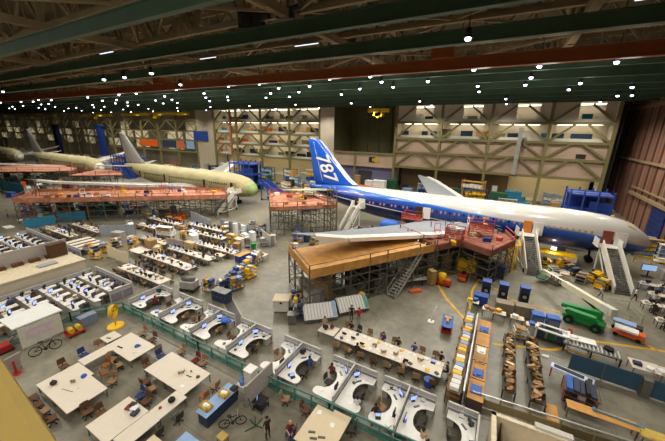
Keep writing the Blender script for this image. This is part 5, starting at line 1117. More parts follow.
for i, (x, y, m, w) in enumerate(((-3.2, 43.2, yellow, 'yellow'), (-2.2, 43.6, yellow, 'second yellow'), (-9.3, 42.6, grey_wall, 'grey wrapped'), (-7.2, 43.5, mat('clear film', (180, 180, 176), .3), 'pale wrapped'), (-5.4, 44.3, cardboard, 'brown'))): cabinet((x, y, 0), .3, 1.4, 1.2, 1.9, w+' crate standing under the red dock', m, 'crate', nd=2)
fl = thing('floor_sweeper', 'red and orange floor sweeper standing beside the yellow stairs', 'machine', (-2.9, 36.9+2.4, 0)); 
fl.location = (-2.6, 40.6, 0); part('body', MB().box(-.45, -.7, .2, .45, .7, .8), fl, red, bevel=.08); part('seat', MB().box(-.25, .1, .8, .25, .5, 1.1), fl, black); part('hopper', MB().box(-.4, -.9, .2, .4, -.6, .6), fl, orange, bevel=.04); part('steering', MB().cyl((0, -.3, .8), (0, -.15, 1.15), .03).cyl((0, -.2, 1.13), (0, -.1, 1.17), .2), fl, black)
for x in (-.45, .45):
    for y in (-.5, .5): part('wheel', MB().cyl((x-.06, y, .2), (x+.06, y, .2), .2), fl, rubber)
wt = thing('parts_trolley', 'blue tray trolley on the floor left of the yellow line', 'trolley', (-2.6, 28.5, 0), .1); part('tray', MB().box(-.5, -1.1, .8, .5, 1.1, .86).box(-.5, -1.1, .86, -.46, 1.1, 1.0).box(.46, -1.1, .86, .5, 1.1, 1.0), wt, bright_blue); part('load', MB().cyl((0, -.4, .95), (0, .4, .95), .14).box(-.3, .3, .86, .3, .7, 1.0), wt, wood); part('frame', MB().box(-.45, -1.0, .15, .45, 1.0, .25).box(-.42, -1, .25, -.36, 1, .8).box(.36, -1, .25, .42, 1, .8), wt, red)
for y in (-.8, .8):
    for x in (-.4, .4): part('wheel', MB().cyl((x-.04, y, .1), (x+.04, y, .1), .1, n=8), wt, rubber)
solo('white_post', MB().bar((0, 0, .05), (.3, .5, 1.6), .1).box(-.3, -.3, 0, .3, .3, .06), 'white leaning post beside the blue tray trolley', 'post', paper, loc=(-4.2, 28.9, 0))
# three navy fan cabinets
for i, (x, y, w) in enumerate(((.25, 38.0, 'left'), (2.05, 38.2, 'middle'), (4.2, 38.6, 'right'))):
    t = thing('fan_cabinet', 'navy cabinet with a round black fan, %s of the three by the yellow line' % w, 'cabinet', (x, y, 0), .05); part('body', MB().box(-.46, -.45, .08, .46, .45, 1.75), t, navy); part('top', MB().box(-.5, -.5, 1.75, .5, .5, 1.85), t, mat('blue cabinet top', (70, 92, 160))); part('fan_housing', MB().cyl((0, -.45, .75), (0, -.55, .75), .42, .4, 18), t, black)
    part('hub', MB().cyl((0, -.56, .75), (0, -.6, .75), .2, n=12), t, metal_light); part('base', MB().box(-.5, -.7, 0, .5, .45, .08), t, metal_dark)
# benches on the right
rb_ = thing('parts_rack', 'long brown shelf rack packed with small cartons, left of the wood benches', 'rack', (-.75, 25.0, 0))
for k in range(3): part('shelf', MB().box(-.5, -5.6, .25+k*.4, .5, 5.6, .3+k*.4), rb_, mat('brown rack steel', (110, 84, 54)))
for y in range(8):
    for x in (-.48, .48): part('post', MB().box(x-.03, -5.6+y*1.6-.03, 0, x+.03, -5.6+y*1.6+.03, 1.35), rb_, metal_dark)
for k in range(22):
    m = RND.choice([cardboard, cardboard, paper, yellow, off_white, wood, sky_blue, crane_yellow]); solo('carton', MB().box(-.3, -.2, 0, .3, .2, .28).box(-.31, -.03, .0, .31, .03, .285), '{n} %s carton from the left on the long brown rack' % m.name.split()[0], 'box', m, 'cartons on the long brown rack', (-.75+RND.uniform(-.08, .08), 19.8+k*.49, 1.106), RND.uniform(-.15, .15))
for k in range(5): 
    t = table(.1, 19.6+k*2.15, 1.15, 21.65+k*2.15, '{n} orange topped workbench from the left in the bench line', wood_orange, 1.0, 'orange topped workbenches', 'workbench', metal_dark, mat('dark bench side', (70, 56, 48)))
for k, (y, m, w) in enumerate(((20.6, bright_blue, 'blue'), (22.4, bright_blue, 'second blue'), (25.3, paper, 'white'), (24.0, cardboard, 'brown'), (28.6, bright_blue, 'far blue'))): solo('bench_tray', MB().box(-.35, -.45, 0, .35, .45, .05).box(-.35, -.45, .05, -.3, .45, .15).box(.3, -.45, .05, .35, .45, .15).box(-.1, -.3, .05, .2, .2, .13), w+' tray lying on the orange topped benches', 'tray', m, loc=(.62, y, 1.0))
solo('bench_divider', MB().box(-.03, -5.5, 0, .03, 5.5, 1.4).box(-.05, -5.5, 1.4, .05, 5.5, 1.46), 'thin grey divider between the brown rack and the orange benches', 'divider', metal_light, loc=(-.12, 25, 0))
def foil_rack(x0, y0, x1, y1, text):
    t = thing('foil_rack', text, 'rack', ((x0+x1)/2, (y0+y1)/2, 0)); w, d = x1-x0, y1-y0
    part('table', MB().box(-w/2, -d/2, .7, w/2, d/2, .76), t, metal_dark)
    for x in (-w/2+.05, w/2-.05):
        for k in range(4): part('leg', MB().box(x-.04, -d/2+.1+k*(d-.2)/3-.04, 0, x+.04, -d/2+.1+k*(d-.2)/3+.04, .7), t, metal_dark)
    for k in range(40):
        y = -d/2+d*(k+.5)/40; part('foil_bundle', MB().cbox((RND.uniform(-.2, .2), y, .88), (RND.uniform(.25, .6), RND.uniform(.2, .4), RND.uniform(.2, .4)), RND.uniform(-.7, .7), RND.uniform(-.5, .5)), t, RND.choice([foil, foil, foil, mat('dark amber foil', (96, 66, 34), .35, .5, var=.5, scale=6), mat('pale crumpled foil', (190, 160, 116), .4, .3, var=.4, scale=6)]))
foil_rack(2.3, 21.9, 3.2, 29.4, 'long rack of amber foil bundles, left of the pair'); foil_rack(4.0, 21.8, 5.0, 29.7, 'long rack of amber foil bundles, right of the pair')
solo('wood_plank', MB().box(-.35, -1.0, 0, .35, 1.0, .08).box(-.3, -.9, .08, .3, .9, .1), 'pale plank lying at the near end of the right foil rack', 'plank', wood, loc=(5.45, 22.0, .0))
cabinet((2.2, 34.6, 0), .1, 1.6, 1.0, 1.3, 'grey brown cabinet, left of two behind the white trestles', mat('grey brown cabinet', (132, 118, 96))); cabinet((4.0, 34.9, 0), .1, 1.6, 1.0, 1.3, 'grey brown cabinet, right of two behind the white trestles', MATS['grey brown cabinet'])
cabinet((-.1, 35.2, 0), 0, 1.4, 1.0, 1.2, 'bright blue cabinet behind the wood benches', blue)
for i, (x, y) in enumerate(((-1.4, 33.4), (.2, 32.6), (1.2, 32.4), (2.8, 32.3), (4.15, 31.7))): T(x, y, x+1.2, y+.8, '{n} white trestle table from the left behind the foil racks', RND.choice([white_top, cream_top]), .9, 'white trestles')
for i in range(9): m = RND.choice([paper, blue, yellow, cardboard, bright_blue]); solo('carton', MB().box(-.25, -.2, 0, .25, .2, .3).box(-.26, -.02, 0, .26, .02, .305), '{n} %s carton from the left behind the foil racks' % m.name, 'box', m, 'cartons behind the foil racks', [(-1.1, 33.7), (-.6, 34.0), (.6, 33.0), (1.1, 32.8), (1.7, 32.9), (2.1, 32.6), (3.2, 32.6), (3.7, 32.4), (4.6, 32.0)][i]+(.9,), i)
for i, (x, y, w) in enumerate(((5.2, 33.9, 'left'), (6.5, 34.0, 'right'))):
    t = thing('blue_crate', 'blue topped wheeled crate, %s of two beside the green lift' % w, 'crate', (x, y, 0), .1); part('lid', MB().box(-.55, -.45, 1.05, .55, .45, 1.3), t, bright_blue, bevel=.03); part('body', MB().box(-.5, -.4, .2, .5, .4, 1.05), t, mat('steel mesh', (110, 118, 130))); 
    for a in (-.48, .48):
        for b in (-.38, .38): part('post', MB().box(a-.04, b-.04, .0, a+.04, b+.04, 1.05), t, blue)
shelf_cart((3.6, 30.6, 0), .2, 1.0, .9, 1.0, 'small cream cart between the two foil racks', off_white, [cardboard, paper])
wf = thing('white_frame_cart', 'white framed cart holding green and navy boxes behind the right foil rack', 'cart', (6.2, 31.6, 0), -.15); part('frame', MB().box(-1.3, -.6, 1.1, 1.3, -.4, 1.2).box(-1.3, .4, 1.1, 1.3, .6, 1.2).box(1.1, -.6, 1.1, 1.3, .6, 1.25).box(-1.3, -.6, 1.1, -1.1, .6, 1.2), wf, paper); part('bed', MB().box(-1.2, -.5, .2, 1.2, .5, .3), wf, metal_dark)
for x, m, w in ((-.8, navy, 'navy'), (0, dark_green, 'green'), (.7, navy, 'navy')): part('box', MB().box(x-.3, -.4, .3, x+.3, .4, .95), wf, m, label=w+' box')
for x in (-1.2, 1.2):
    for y in (-.5, .5): part('leg', MB().box(x-.06, y-.06, 0, x+.06, y+.06, 1.1), wf, paper)
solo('red_hose_reel', MB().cyl((0, 0, 0), (0, 0, .12), .3).cyl((0, 0, .12), (0, 0, 1.2), .06).cyl((-.12, 0, .9), (.12, 0, .9), .32, n=14), 'red hose reel on a stand right of the white framed cart', 'reel', red, loc=(7.7, 32.6, 0))
solo('white_packet', MB().box(-.25, -.15, 0, .25, .15, .08).box(-.2, -.1, .08, .2, .1, .1), 'white packet on the floor right of the foil racks', 'packet', paper, loc=(5.6, 28.8, 0))
# ------------------------------------------------------------------ green boom lift
bl_ = thing('boom_lift', 'green boom lift with a long white boom lowered to the stairs', 'lift', (9.4, 36.5, 0), -.33)
part('chassis', MB().loft([[(-1.7, -.6, .4), (-1.7, .6, .4), (-1.7, .6, .75), (-1.7, -.6, .75)], [(-1.0, -.8, .4), (-1.0, .8, .4), (-1.0, .8, .95), (-1.0, -.8, .95)], [(1.1, -.8, .4), (1.1, .8, .4), (1.1, .8, .95), (1.1, -.8, .95)], [(1.7, -.65, .4), (1.7, .65, .4), (1.7, .65, .8), (1.7, -.65, .8)]]), bl_, green)
part('engine_cover', MB().loft([[(-2.1, .2, 1.0), (-2.1, .9, 1.0), (-2.1, .85, 1.35), (-2.1, .3, 1.35)], [(1.3, .2, 1.0), (1.3, .95, 1.0), (1.3, .9, 1.75), (1.3, .3, 1.75)]]), bl_, green, bevel=.06); part('side_cover', MB().box(-1.5, -.95, 1.0, 1.0, -.3, 1.5), bl_, green, bevel=.1); part('turntable', MB().cyl((0, 0, .92), (0, 0, 1.02), .75, n=20), bl_, metal_dark)
for x in (-1.1, 1.1):
    for y in (-.9, .9): w = part('wheel', MB().cyl((x, y-.16, .42), (x, y+.16, .42), .42, n=18), bl_, rubber); link('hub', MB().cyl((x, y-.18, .42), (x, y+.18, .42), .17, n=10).mesh('hub', green), w)
Minv = (Matrix.Translation((9.4, 36.5, 0)) @ Matrix.Rotation(-.33, 4, 'Z')).inverted()
A_, B_ = Minv @ Vector((11.1, 36.0, 2.3)), Minv @ Vector((6.5, 45.6, 1.5)); D_ = (B_-A_)
part('boom', MB().bar(A_, A_+D_*.62, .5, .62).bar(A_+D_*.6, B_, .36, .46), bl_, mat('cream boom paint', (222, 212, 184), .45, var=.04)); part('boom_pivot', MB().bar(A_-D_.normalized()*.4, A_+D_.normalized()*.9, .62, .75).bar(A_+Vector((0, 0, -1.2)), A_, .5), bl_, off_white); part('lift_cylinder', MB().cyl(A_+D_*.12+Vector((0, 0, -.75)), A_+D_*.34+Vector((0, 0, -.4)), .12), bl_, black)
bk = part('basket', MB().box(B_.x-.5, B_.y-.9, B_.z-.9, B_.x+.5, B_.y+.9, B_.z-.8), bl_, dark_green); link('basket_rail', MB().bar((B_.x-.5, B_.y-.9, B_.z+.2), (B_.x+.5, B_.y-.9, B_.z+.2), .06).bar((B_.x-.5, B_.y+.9, B_.z+.2), (B_.x+.5, B_.y+.9, B_.z+.2), .06).bar((B_.x-.5, B_.y-.9, B_.z-.8), (B_.x-.5, B_.y-.9, B_.z+.2), .06).bar((B_.x+.5, B_.y+.9, B_.z-.8), (B_.x+.5, B_.y+.9, B_.z+.2), .06).bar((B_.x-.5, B_.y+.9, B_.z-.8), (B_.x-.5, B_.y-.9, B_.z+.2), .06).mesh('basket_rail', green), bk)
lo = link('lettering', text_mesh('JLG LIFT', .55, black), bl_); dx_ = -D_.normalized(); nn = Vector((dx_.y, -dx_.x, 0)).normalized(); up_ = nn.cross(dx_)
pos = A_+D_*.74
if nn.dot(Minv.to_3x3() @ Vector((0, -1, 0))) < 0: nn = -nn; dx_ = -dx_; up_ = nn.cross(dx_)
lo.matrix_local = Matrix(((dx_.x, up_.x, nn.x, pos.x+nn.x*.2), (dx_.y, up_.y, nn.y, pos.y+nn.y*.2), (dx_.z, up_.z, nn.z, pos.z), (0, 0, 0, 1)))
# carts right of the lift
for (x, y, m, w) in ((12.9, 37.4, sky_blue, 'pale blue'), (12.7, 36.0, paper, 'white')):
    t = thing('flat_cart', 'small flat cart with a %s top right of the green lift' % w, 'cart', (x, y, 0), -.3); part('top', MB().box(-1.0, -.45, .75, .7, .45, .9), t, m); part('base', MB().box(-1.0, -.45, .25, 1.0, .45, .4), t, orange if w == 'white' else metal_grey); part('motor', MB().box(.7, -.4, .4, 1.2, .4, .8), t, orange if w == 'white' else metal_dark)
    for a in (-.8, .8):
        for b in (-.4, .4): part('wheel', MB().cyl((a, b-.06, .2), (a, b+.06, .2), .2, n=10), t, rubber)
# gear under the airliner belly
for i, (x, y, m, w) in enumerate(((7.2, 51.5, yellow, 'yellow'), (9.6, 52.6, yellow, 'bright yellow'), (12.6, 49.2, yellow, 'low yellow'), (13.0, 47.2, crane_yellow, 'mustard'), (11.0, 48.0, metal_light, 'pale grey'), (9.0, 46.9, off_white, 'off white'), (8.1, 48.6, paper, 'white'), (10.4, 50.4, navy, 'navy'), (7.8, 45.8, metal_light, 'silver'))): shelf_cart((x, y, 0), .3*i, 1.5, 1.0, 1.1, w+' equipment cart under the white airliner', m, [m, m, metal_grey, cardboard, metal_dark])
jk = thing('work_platform', 'yellow lit work platform under the white airliner belly', 'platform', (8.6, 54.6, 0)); part('deck', MB().box(-2.6, -1.2, 1.3, 2.6, 1.2, 1.45), jk, yellow); part('rail', MB().box(-2.6, -1.2, 1.9, 2.6, -1.14, 1.98).box(-2.6, -1.2, 1.45, -2.54, -1.14, 1.98).box(2.54, -1.2, 1.45, 2.6, -1.14, 1.98), jk, yellow); part('side_skirt', MB().box(-2.6, -1.22, .7, 2.6, -1.2, 1.3), jk, off_white)
for x in (-2.4, 2.4):
    for y in (-1, 1): part('leg', MB().box(x-.08, y-.08, 0, x+.08, y+.08, 1.3), jk, metal_dark)
wl = thing('work_lamp', 'bright work lamp standing on the yellow platform under the belly', 'lamp', (8.4, 54.9, 1.45)); part('head', MB().cbox((0, 0, .5), (.7, .2, .45)), wl, yellow); part('lens', MB().box(-.32, -.12, .3, .32, -.1, .7), wl, mat('work lamp glow', (255, 240, 205), emit=8)); part('stand', MB().bar((-.3, 0, 0), (0, 0, .4), .05).bar((.3, 0, 0), (0, 0, .4), .05), wl, metal_dark)
wp = bpy.data.lights.new('work_light', 'POINT'); wp.energy = 70; wp.color = (1, .92, .75); wp.shadow_soft_size = .2; w_ = bpy.data.objects.new('work_light', wp); C.objects.link(w_); w_.location = (8.4, 54.3, 2.1)
be = thing('engine_cowl', 'blue engine cowl standing under the rear fuselage', 'cowl', (-16.6, 51.6, 0), .1); part('cowl', MB().loft([[(dx, 1.1*math.cos(2*PI*i/18)*r, 2.3+1.1*r*math.sin(2*PI*i/18)) for i in range(18)] for dx, r in ((-1.6, .8), (-1, 1.0), (.8, 1.0), (1.6, .85))]), be, bright_blue, True); part('stand', MB().box(-1.2, -.8, 0, -1.0, .8, 1.4).box(1.0, -.8, 0, 1.2, .8, 1.4).box(-1.2, -.1, .2, 1.2, .1, .35), be, metal_dark)
for i in range(16):
    x, y = -22+i*1.35+RND.uniform(-.5, .5), RND.uniform(45.5, 52.5)
    if i % 3 == 0: cabinet((x, y, 0), RND.uniform(0, 3), 1.2, .8, RND.uniform(.8, 1.6), '{n} small cabinet from the left in the shade behind the near wing', RND.choice([metal_dark, navy, grey_wall, blue]), 'cabinet', 'cabinets behind the near wing')
    else: shelf_cart((x, y, 0), RND.uniform(0, 3), 1.3, .8, 1.2, '{n} equipment cart from the left in the shade behind the near wing', RND.choice([metal_grey, yellow, blue, metal_dark]), mixed, 'equipment carts behind the near wing')
for i in range(20):
    x, y = -44+i*1.0, RND.uniform(34.0, 44.0)
    if x > -33 and y < 36: y += 4
    if x > -26: x -= 5; y = RND.uniform(44, 48)
    if i % 4: shelf_cart((x, y, 0), RND.uniform(0, 3), 1.3, .8, 1.3, '{n} loaded cart from the left before the salmon tail dock', RND.choice([metal_grey, yellow, blue, metal_light]), mixed, 'carts before the salmon tail dock')
    else: cabinet((x, y, 0), RND.uniform(0, 3), 1.0, .7, 1.7, '{n} tall locker from the left before the salmon tail dock', RND.choice([paper, navy, blue, grey_wall]), 'cabinet', 'lockers before the salmon tail dock')
tl = thing('access_tower', 'slender grey access tower beside the 787 tail', 'scaffold', (-27.0, 47.0, 0))
for x in (0, 1.2):
    for y in (0, 1.2): part('post', MB().box(x-.05, y-.05, 0, x+.05, y+.05, 9), tl, galv)
bb_ = MB()
for k in range(6): bb_.bar((0, 0, k*1.5), (1.2, 0, k*1.5+1.5), .06).bar((0, 0, k*1.5+1.5), (1.2, 0, k*1.5), .06).bar((0, 0, k*1.5+1.5), (0, 1.2, k*1.5), .06)
part('bracing', bb_, tl, galv); part('platform', MB().box(-.1, -.1, 6.4, 1.3, 1.3, 6.5), tl, metal_grey)
# ------------------------------------------------------------------ right edge desks
def desk_pod(x0, y0, n, name):
    for k in range(n):
        T(x0+k*1.7, y0, x0+k*1.7+1.6, y0+.9, '{n} white desk from the left in the '+name, white_top, group='desks of the '+name)
        chair(x0+k*1.7+.8, y0-.5, PI+RND.uniform(-.4, .4), '{n} dark chair from the left in the '+name, grey_fabric, 'chairs of the '+name)
        monitor(x0+k*1.7+.8, y0+.6, .75, PI, '{n} monitor from the left in the '+name, k == 0, 'monitors of the '+name)
        say(link('storage_box', SBOX, None, (x0+k*1.7+.3, y0+.4, .75), k, paper), '{n} white carton from the left in the '+name, 'box', 'cartons of the '+name)
for y, nm in ((49.6, 'desk group nearest the airliner nose'), (46.6, 'second desk group at the right edge'), (43.4, 'third desk group at the right edge'), (39.6, 'fourth desk group at the right edge'), (36.2, 'nearest desk group at the right edge')): desk_pod(17.2 if y > 45 else 15.8, y, 3, nm)
for x, y, r, m, c in ((17.4, 45.9, PI, cloth_white, 'white'), (16.5, 42.8, PI, cloth_dark, 'black'), (16.2, 38.9, PI, cloth_dark, 'charcoal'), (17.8, 39.0, PI, cloth_blue, 'blue'), (16.4, 35.6, PI, cloth_dark, 'dark grey')): person(x, y, r, 'sit', m, trousers, 'person in %s seated at the right edge desks near row %s' % (c, {45.9: 'two', 42.8: 'three', 38.9: 'four', 39.0: 'four end', 35.6: 'five'}[y]))
person(15.6, 45.4, 1.2, 'walk', cloth_white, trousers, 'person in a white shirt walking near the front boarding stairs'); person(12.2, 43.9, .6, 'walk', cloth_white, jeans, 'person in a white shirt walking beside the white boom')
for x, y, c, m in ((18.9, 46.0, 'black', cloth_dark), (18.9, 48.9, 'dark blue', cloth_blue), (18.3, 42.8, 'charcoal', cloth_dark), (19.6, 38.9, 'white', cloth_white), (18.0, 35.6, 'black', cloth_dark)): person(x, y, PI, 'sit', m, trousers, 'person in %s at the picture edge beside the %s' % (c, {46.0: 'second desk group', 48.9: 'desks nearest the nose', 42.8: 'third desk group', 38.9: 'fourth desk group', 35.6: 'nearest desk group'}[y]))
scr = thing('display_screen', 'lit display screen near the airliner nose', 'screen', (19.4, 55.0, 0), .15); part('panel', MB().box(-.85, -.05, .9, .85, .05, 1.8), scr, black); part('display', MB().box(-.8, -.06, .95, .8, -.05, 1.75), scr, mat('pale blue display', (150, 190, 235), emit=.9)); part('stand', MB().box(-.06, -.05, 0, .06, .05, 1.0).box(-.6, -.4, 0, .6, .4, .06), scr, metal_dark)
cabinet((22, 55.0, 0), 0, 2.6, 1.2, 1.3, 'long grey cabinet right of the lit display', grey_wall, nd=3); 
bar_ = thing('yellow_barrier', 'long yellow barrier rail beyond the lit display', 'barrier', (19.5, 61, 0)); part('rail', MB().box(0, -.06, 1.0, 6, .06, 1.15).box(0, -.06, .5, 6, .06, .6), bar_, crane_yellow)
for x in (0, 2, 4, 6): part('post', MB().box(x-.07, -.07, 0, x+.07, .07, 1.15), bar_, crane_yellow)
tri = thing('rope_barrier', 'thin pale barrier frame around the floor by the front stairs', 'barrier', (11.2, 42.2, 0))
for a, b in (((0, 0), (3.2, .4)), ((3.2, .4), (3.6, -2.4)), ((0, 0), (2.4, -3.2)), ((2.4, -3.2), (3.6, -2.4))): part('rail', MB().bar((a[0], a[1], .95), (b[0], b[1], .95), .05).bar((a[0], a[1], .5), (b[0], b[1], .5), .03), tri, mat('pale green rail', (150, 160, 130)))
for a in ((0, 0), (3.2, .4), (3.6, -2.4), (2.4, -3.2)): part('post', MB().box(a[0]-.04, a[1]-.04, 0, a[0]+.04, a[1]+.04, 1.0), tri, MATS['pale green rail'])
# conveyor tables, slate screens
cv = thing('conveyor', 'grey roller conveyor with a white sheet, behind the slate screens', 'conveyor', (8.6, 31.0, 0), -.06); part('bed', MB().box(-1.6, -.6, .7, 2.4, .6, .8), cv, metal_grey); 
for i in range(14): part('roller', MB().cyl((-1.4+i*.28, -.55, .83), (-1.4+i*.28, .55, .83), .07, n=8), cv, metal_light)
for x in (-1.5, .4, 2.3):
    for y in (-.5, .5): part('leg', MB().box(x-.05, y-.05, 0, x+.05, y+.05, .7), cv, metal_dark)
solo('dust_sheet', MB().box(-1.2, -.45, 0, 1.2, .45, .1).ball((-.3, 0, .12), .3, .4, 8, 5), 'white sheet covering the left end of the roller conveyor', 'sheet', paper, loc=(8.2, 31.6, .9)); solo('tyre', MB().cyl((0, 0, 0), (0, 0, .2), .35, n=18).cyl((0, 0, .2), (0, 0, .22), .18, n=12), 'black tyre lying on the roller conveyor', 'tyre', rubber, loc=(10.2, 31.2, .9))
for k in range(3): T(11.4+k*1.9, 29.6-.1*k, 13.25+k*1.9, 31.0-.1*k, '{n} white table from the left behind the slate screens', white_top, .85, 'white tables behind the slate screens')
for k in range(8): m = RND.choice([paper, paper, sky_blue, white_paint, navy]); solo('white_parcel', MB().box(-.25, -.2, 0, .25, .2, .22).box(-.255, -.03, 0, .255, .03, .225), '{n} %s parcel from the left behind the slate screens' % m.name, 'box', m, 'parcels behind the slate screens', (11.8+k*.68, 30.1+RND.uniform(-.2, .4), .85), k)
screens(7.1, 27.95, 11.3, 27.7, 2, 1.55, slate_screen, 'wide slate blue screen, left of the gap at lower right'); screens(11.9, 27.5, 14.2, 27.2, 1, 1.55, slate_screen, 'narrow slate blue screen at the lower right picture edge')
solo('bollard', MB().box(-.25, -.25, 0, .25, .25, 1.5).box(-.3, -.3, 0, .3, .3, .08), 'grey square bollard between the two slate screens', 'bollard', metal_grey, loc=(11.6, 27.5, 0))
# carts at the lower right
lt = thing('tray_cart', 'white and blue L-shaped tray cart in front of the slate screens', 'cart', (6.9, 26.2, 0), -.25); part('tray', MB().prism([(-1.3, -.3), (.9, -.3), (.9, -1.2), (1.4, -1.2), (1.4, .35), (-1.3, .35)], .85, .95), lt, mat('ice blue tray', (196, 208, 232))); part('contents', MB().box(-1.1, -.15, .95, .8, .2, 1.0).box(1.0, -1.0, .95, 1.3, .2, 1.0), lt, black)
for x, y in ((-1.2, -.2), (-1.2, .25), (1.3, .25), (1.3, -1.1)): part('leg', MB().box(x-.04, y-.04, 0, x+.04, y+.04, .85), lt, red)
shelf_cart((7.2, 24.5, 0), -.1, 1.9, 1.6, 1.1, 'brown cart full of dark parts below the white tray cart', mat('brown cart frame', (116, 70, 52)), [black, navy, metal_light, metal_dark, bright_blue])
T(6.2, 22.3, 9.9, 23.1, 'orange wood bench along the barrier at the lower right', wood, .9, legm=mat('brown leg', (104, 74, 54))); solo('blue_pipe', MB().cyl((-1.2, 0, .06), (1.2, 0, .06), .06).ball((-1.3, 0, .1), .14, .8, 8, 5), 'long blue tube lying on the orange wood bench', 'tube', mat('teal blue tube', (70, 140, 180)), loc=(9.0, 22.8, .9), rz=-.05)
solo('yellow_board', MB().box(-1.0, -.4, 0, 1.0, .4, .06).box(-.9, -.3, .06, .9, .3, .08), 'yellow board on a trestle at the bottom right corner', 'board', mat('pale yellow board', (206, 176, 84)), loc=(10.9, 22.6, .75)); T(10.0, 22.2, 11.8, 23.0, 'trestle carrying the yellow board at the bottom right', cream_top, .75)
ob = thing('guard_barrier', 'olive barrier panels with a handrail along the lower right benches', 'barrier', (.45, 20.25, 0), .09)
for k in range(6): part('panel', MB().box(k*1.75+.04, -.04, .08, (k+1)*1.75-.04, .04, .72), ob, olive_panel if k < 3 else mat('dark olive board', (92, 80, 54)))
for k in range(7): part('post', MB().box(k*1.75-.04, -.05, 0, k*1.75+.04, .05, 1.1), ob, olive)
part('handrail', MB().box(0, -.05, 1.05, 10.5, .05, 1.12), ob, metal_light)
# roofless cream office at the bottom
co = thing('cream_cubicle', 'roofless cream walled office at the bottom right edge', 'office', (1.6, 17.7, 0), .04)
part('left_wall', MB().box(0, -6, 0, .18, 0, 2.3), co, cream_wall); part('far_wall', MB().box(0, -.18, 0, 9.5, 0, 2.3), co, cream_wall); part('wall_cap', MB().box(-.04, -6, 2.3, .22, .04, 2.38).box(-.04, -.22, 2.3, 9.5, .04, 2.38), co, mat('pale cream cap', (228, 214, 184))); part('cable_tray', MB().box(2.2, -.1, 2.38, 4.0, .25, 2.55).box(5.0, -.1, 2.38, 7.0, .25, 2.5), co, off_white)
part('door', MB().box(.5, -1.7, 0, .58, -.3, 2.1), co, mat('dark brown door', (84, 62, 42)))
T(2.9, 15.4, 8.4, 17.35, 'large pale tan table inside the roofless cream office', mat('pale tan tabletop', (212, 194, 172), .5, var=.05), .85); chair(2.3, 16.4, .4, 'grey chair between the brown door and the tan table', grey_fabric)
# ------------------------------------------------------------------ persons and small things on the left
person(-88.2, 20.9, .3, 'stand', cloth_tan, jeans, 'person in tan at the far left aisle, left of two'); person(-86.9, 21.9, -.3, 'stand', cloth_tan, trousers, 'person in tan at the far left aisle, right of two'); person(-35.2, 38.3, .4, 'stand', cloth_dark, trousers, 'person in dark clothes standing at the end of the grey screens')
person(-36.6, 32.4, 1, 'stand', mat('lime vest', (190, 200, 50), .8), trousers, 'person in a lime vest at the end of the middle desk rows')
solo('pallet', MB().box(-1, -.6, .1, 1, .6, .14).box(-1, -.6, 0, -.85, .6, .1).box(-.08, -.6, 0, .08, .6, .1).box(.85, -.6, 0, 1, .6, .1), 'white pallet on the floor of the far left aisle', 'pallet', paper, loc=(-79.9, 18.6, 0)); solo('pallet', MB().box(-1.5, -.8, .1, 1.5, .8, .2).box(-1.5, -.8, 0, -1.3, .8, .1).box(1.3, -.8, 0, 1.5, .8, .1), 'white board pallet before the teal screens at left', 'pallet', paper, loc=(-82.5, 21.8, 0))
for i, (x, y, m) in enumerate(((-79.5, 23.5, off_white), (-78.2, 23.9, metal_grey), (-80.6, 24.6, metal_dark))): cabinet((x, y, 0), .3, .9, .7, 1.5, '{n} small locker from the left before the salmon wing dock', m, 'cabinet', 'lockers before the salmon wing dock')
# ------------------------------------------------------------------ clutter on the floor behind the aircraft and under the far docks
def crate_mesh(w, d, h): return MB().box(-w/2, -d/2, .1, w/2, d/2, h).box(-w/2, -d/2, 0, -w/2+.12, d/2, .1).box(w/2-.12, -d/2, 0, w/2, d/2, .1).box(-w/2-.03, -d/2-.03, h-.1, w/2+.03, d/2+.03, h+.02)
CRATES = [crate_mesh(1.4, 1.0, 1.0).mesh('crate', cardboard), crate_mesh(2.0, 1.2, 1.5).mesh('crate', cardboard), crate_mesh(.9, .8, 1.8).mesh('crate', cardboard)]
RK = MB()
for z in (.2, .9, 1.6, 2.3): RK.box(-1.5, -.45, z, 1.5, .45, z+.06)
for x in (-1.5, 1.5):
    for y in (-.42, .42): RK.box(x-.05, y-.05, 0, x+.05, y+.05, 2.5)
RK = RK.mesh('storage_rack', metal_grey)
CARTM = MB().box(-1, -.5, .3, 1, .5, .4).bar((-1, -.45, .35), (-1, -.45, 1.1), .06).bar((-1, .45, .35), (-1, .45, 1.1), .06).bar((-1, -.45, 1.1), (-1, .45, 1.1), .06).cyl((-.7, -.5, .15), (-.7, .5, .15), .15, n=8).cyl((.7, -.5, .15), (.7, .5, .15), .15, n=8).box(-.7, -.4, .4, .7, .4, .75).mesh('hand_cart', metal_grey)
pal = [(paper, 'white'), (paper, 'white'), (metal_light, 'pale grey'), (metal_grey, 'grey'), (navy, 'navy'), (blue, 'blue'), (bright_blue, 'bright blue'), (yellow, 'yellow'), (cardboard, 'brown'), (metal_light, 'pale grey'), (metal_dark, 'dark grey'), (orange, 'orange'), (cyan_screen, 'teal'), (wood, 'golden'), (sky_blue, 'pale blue'), (dark_green, 'dark green')]
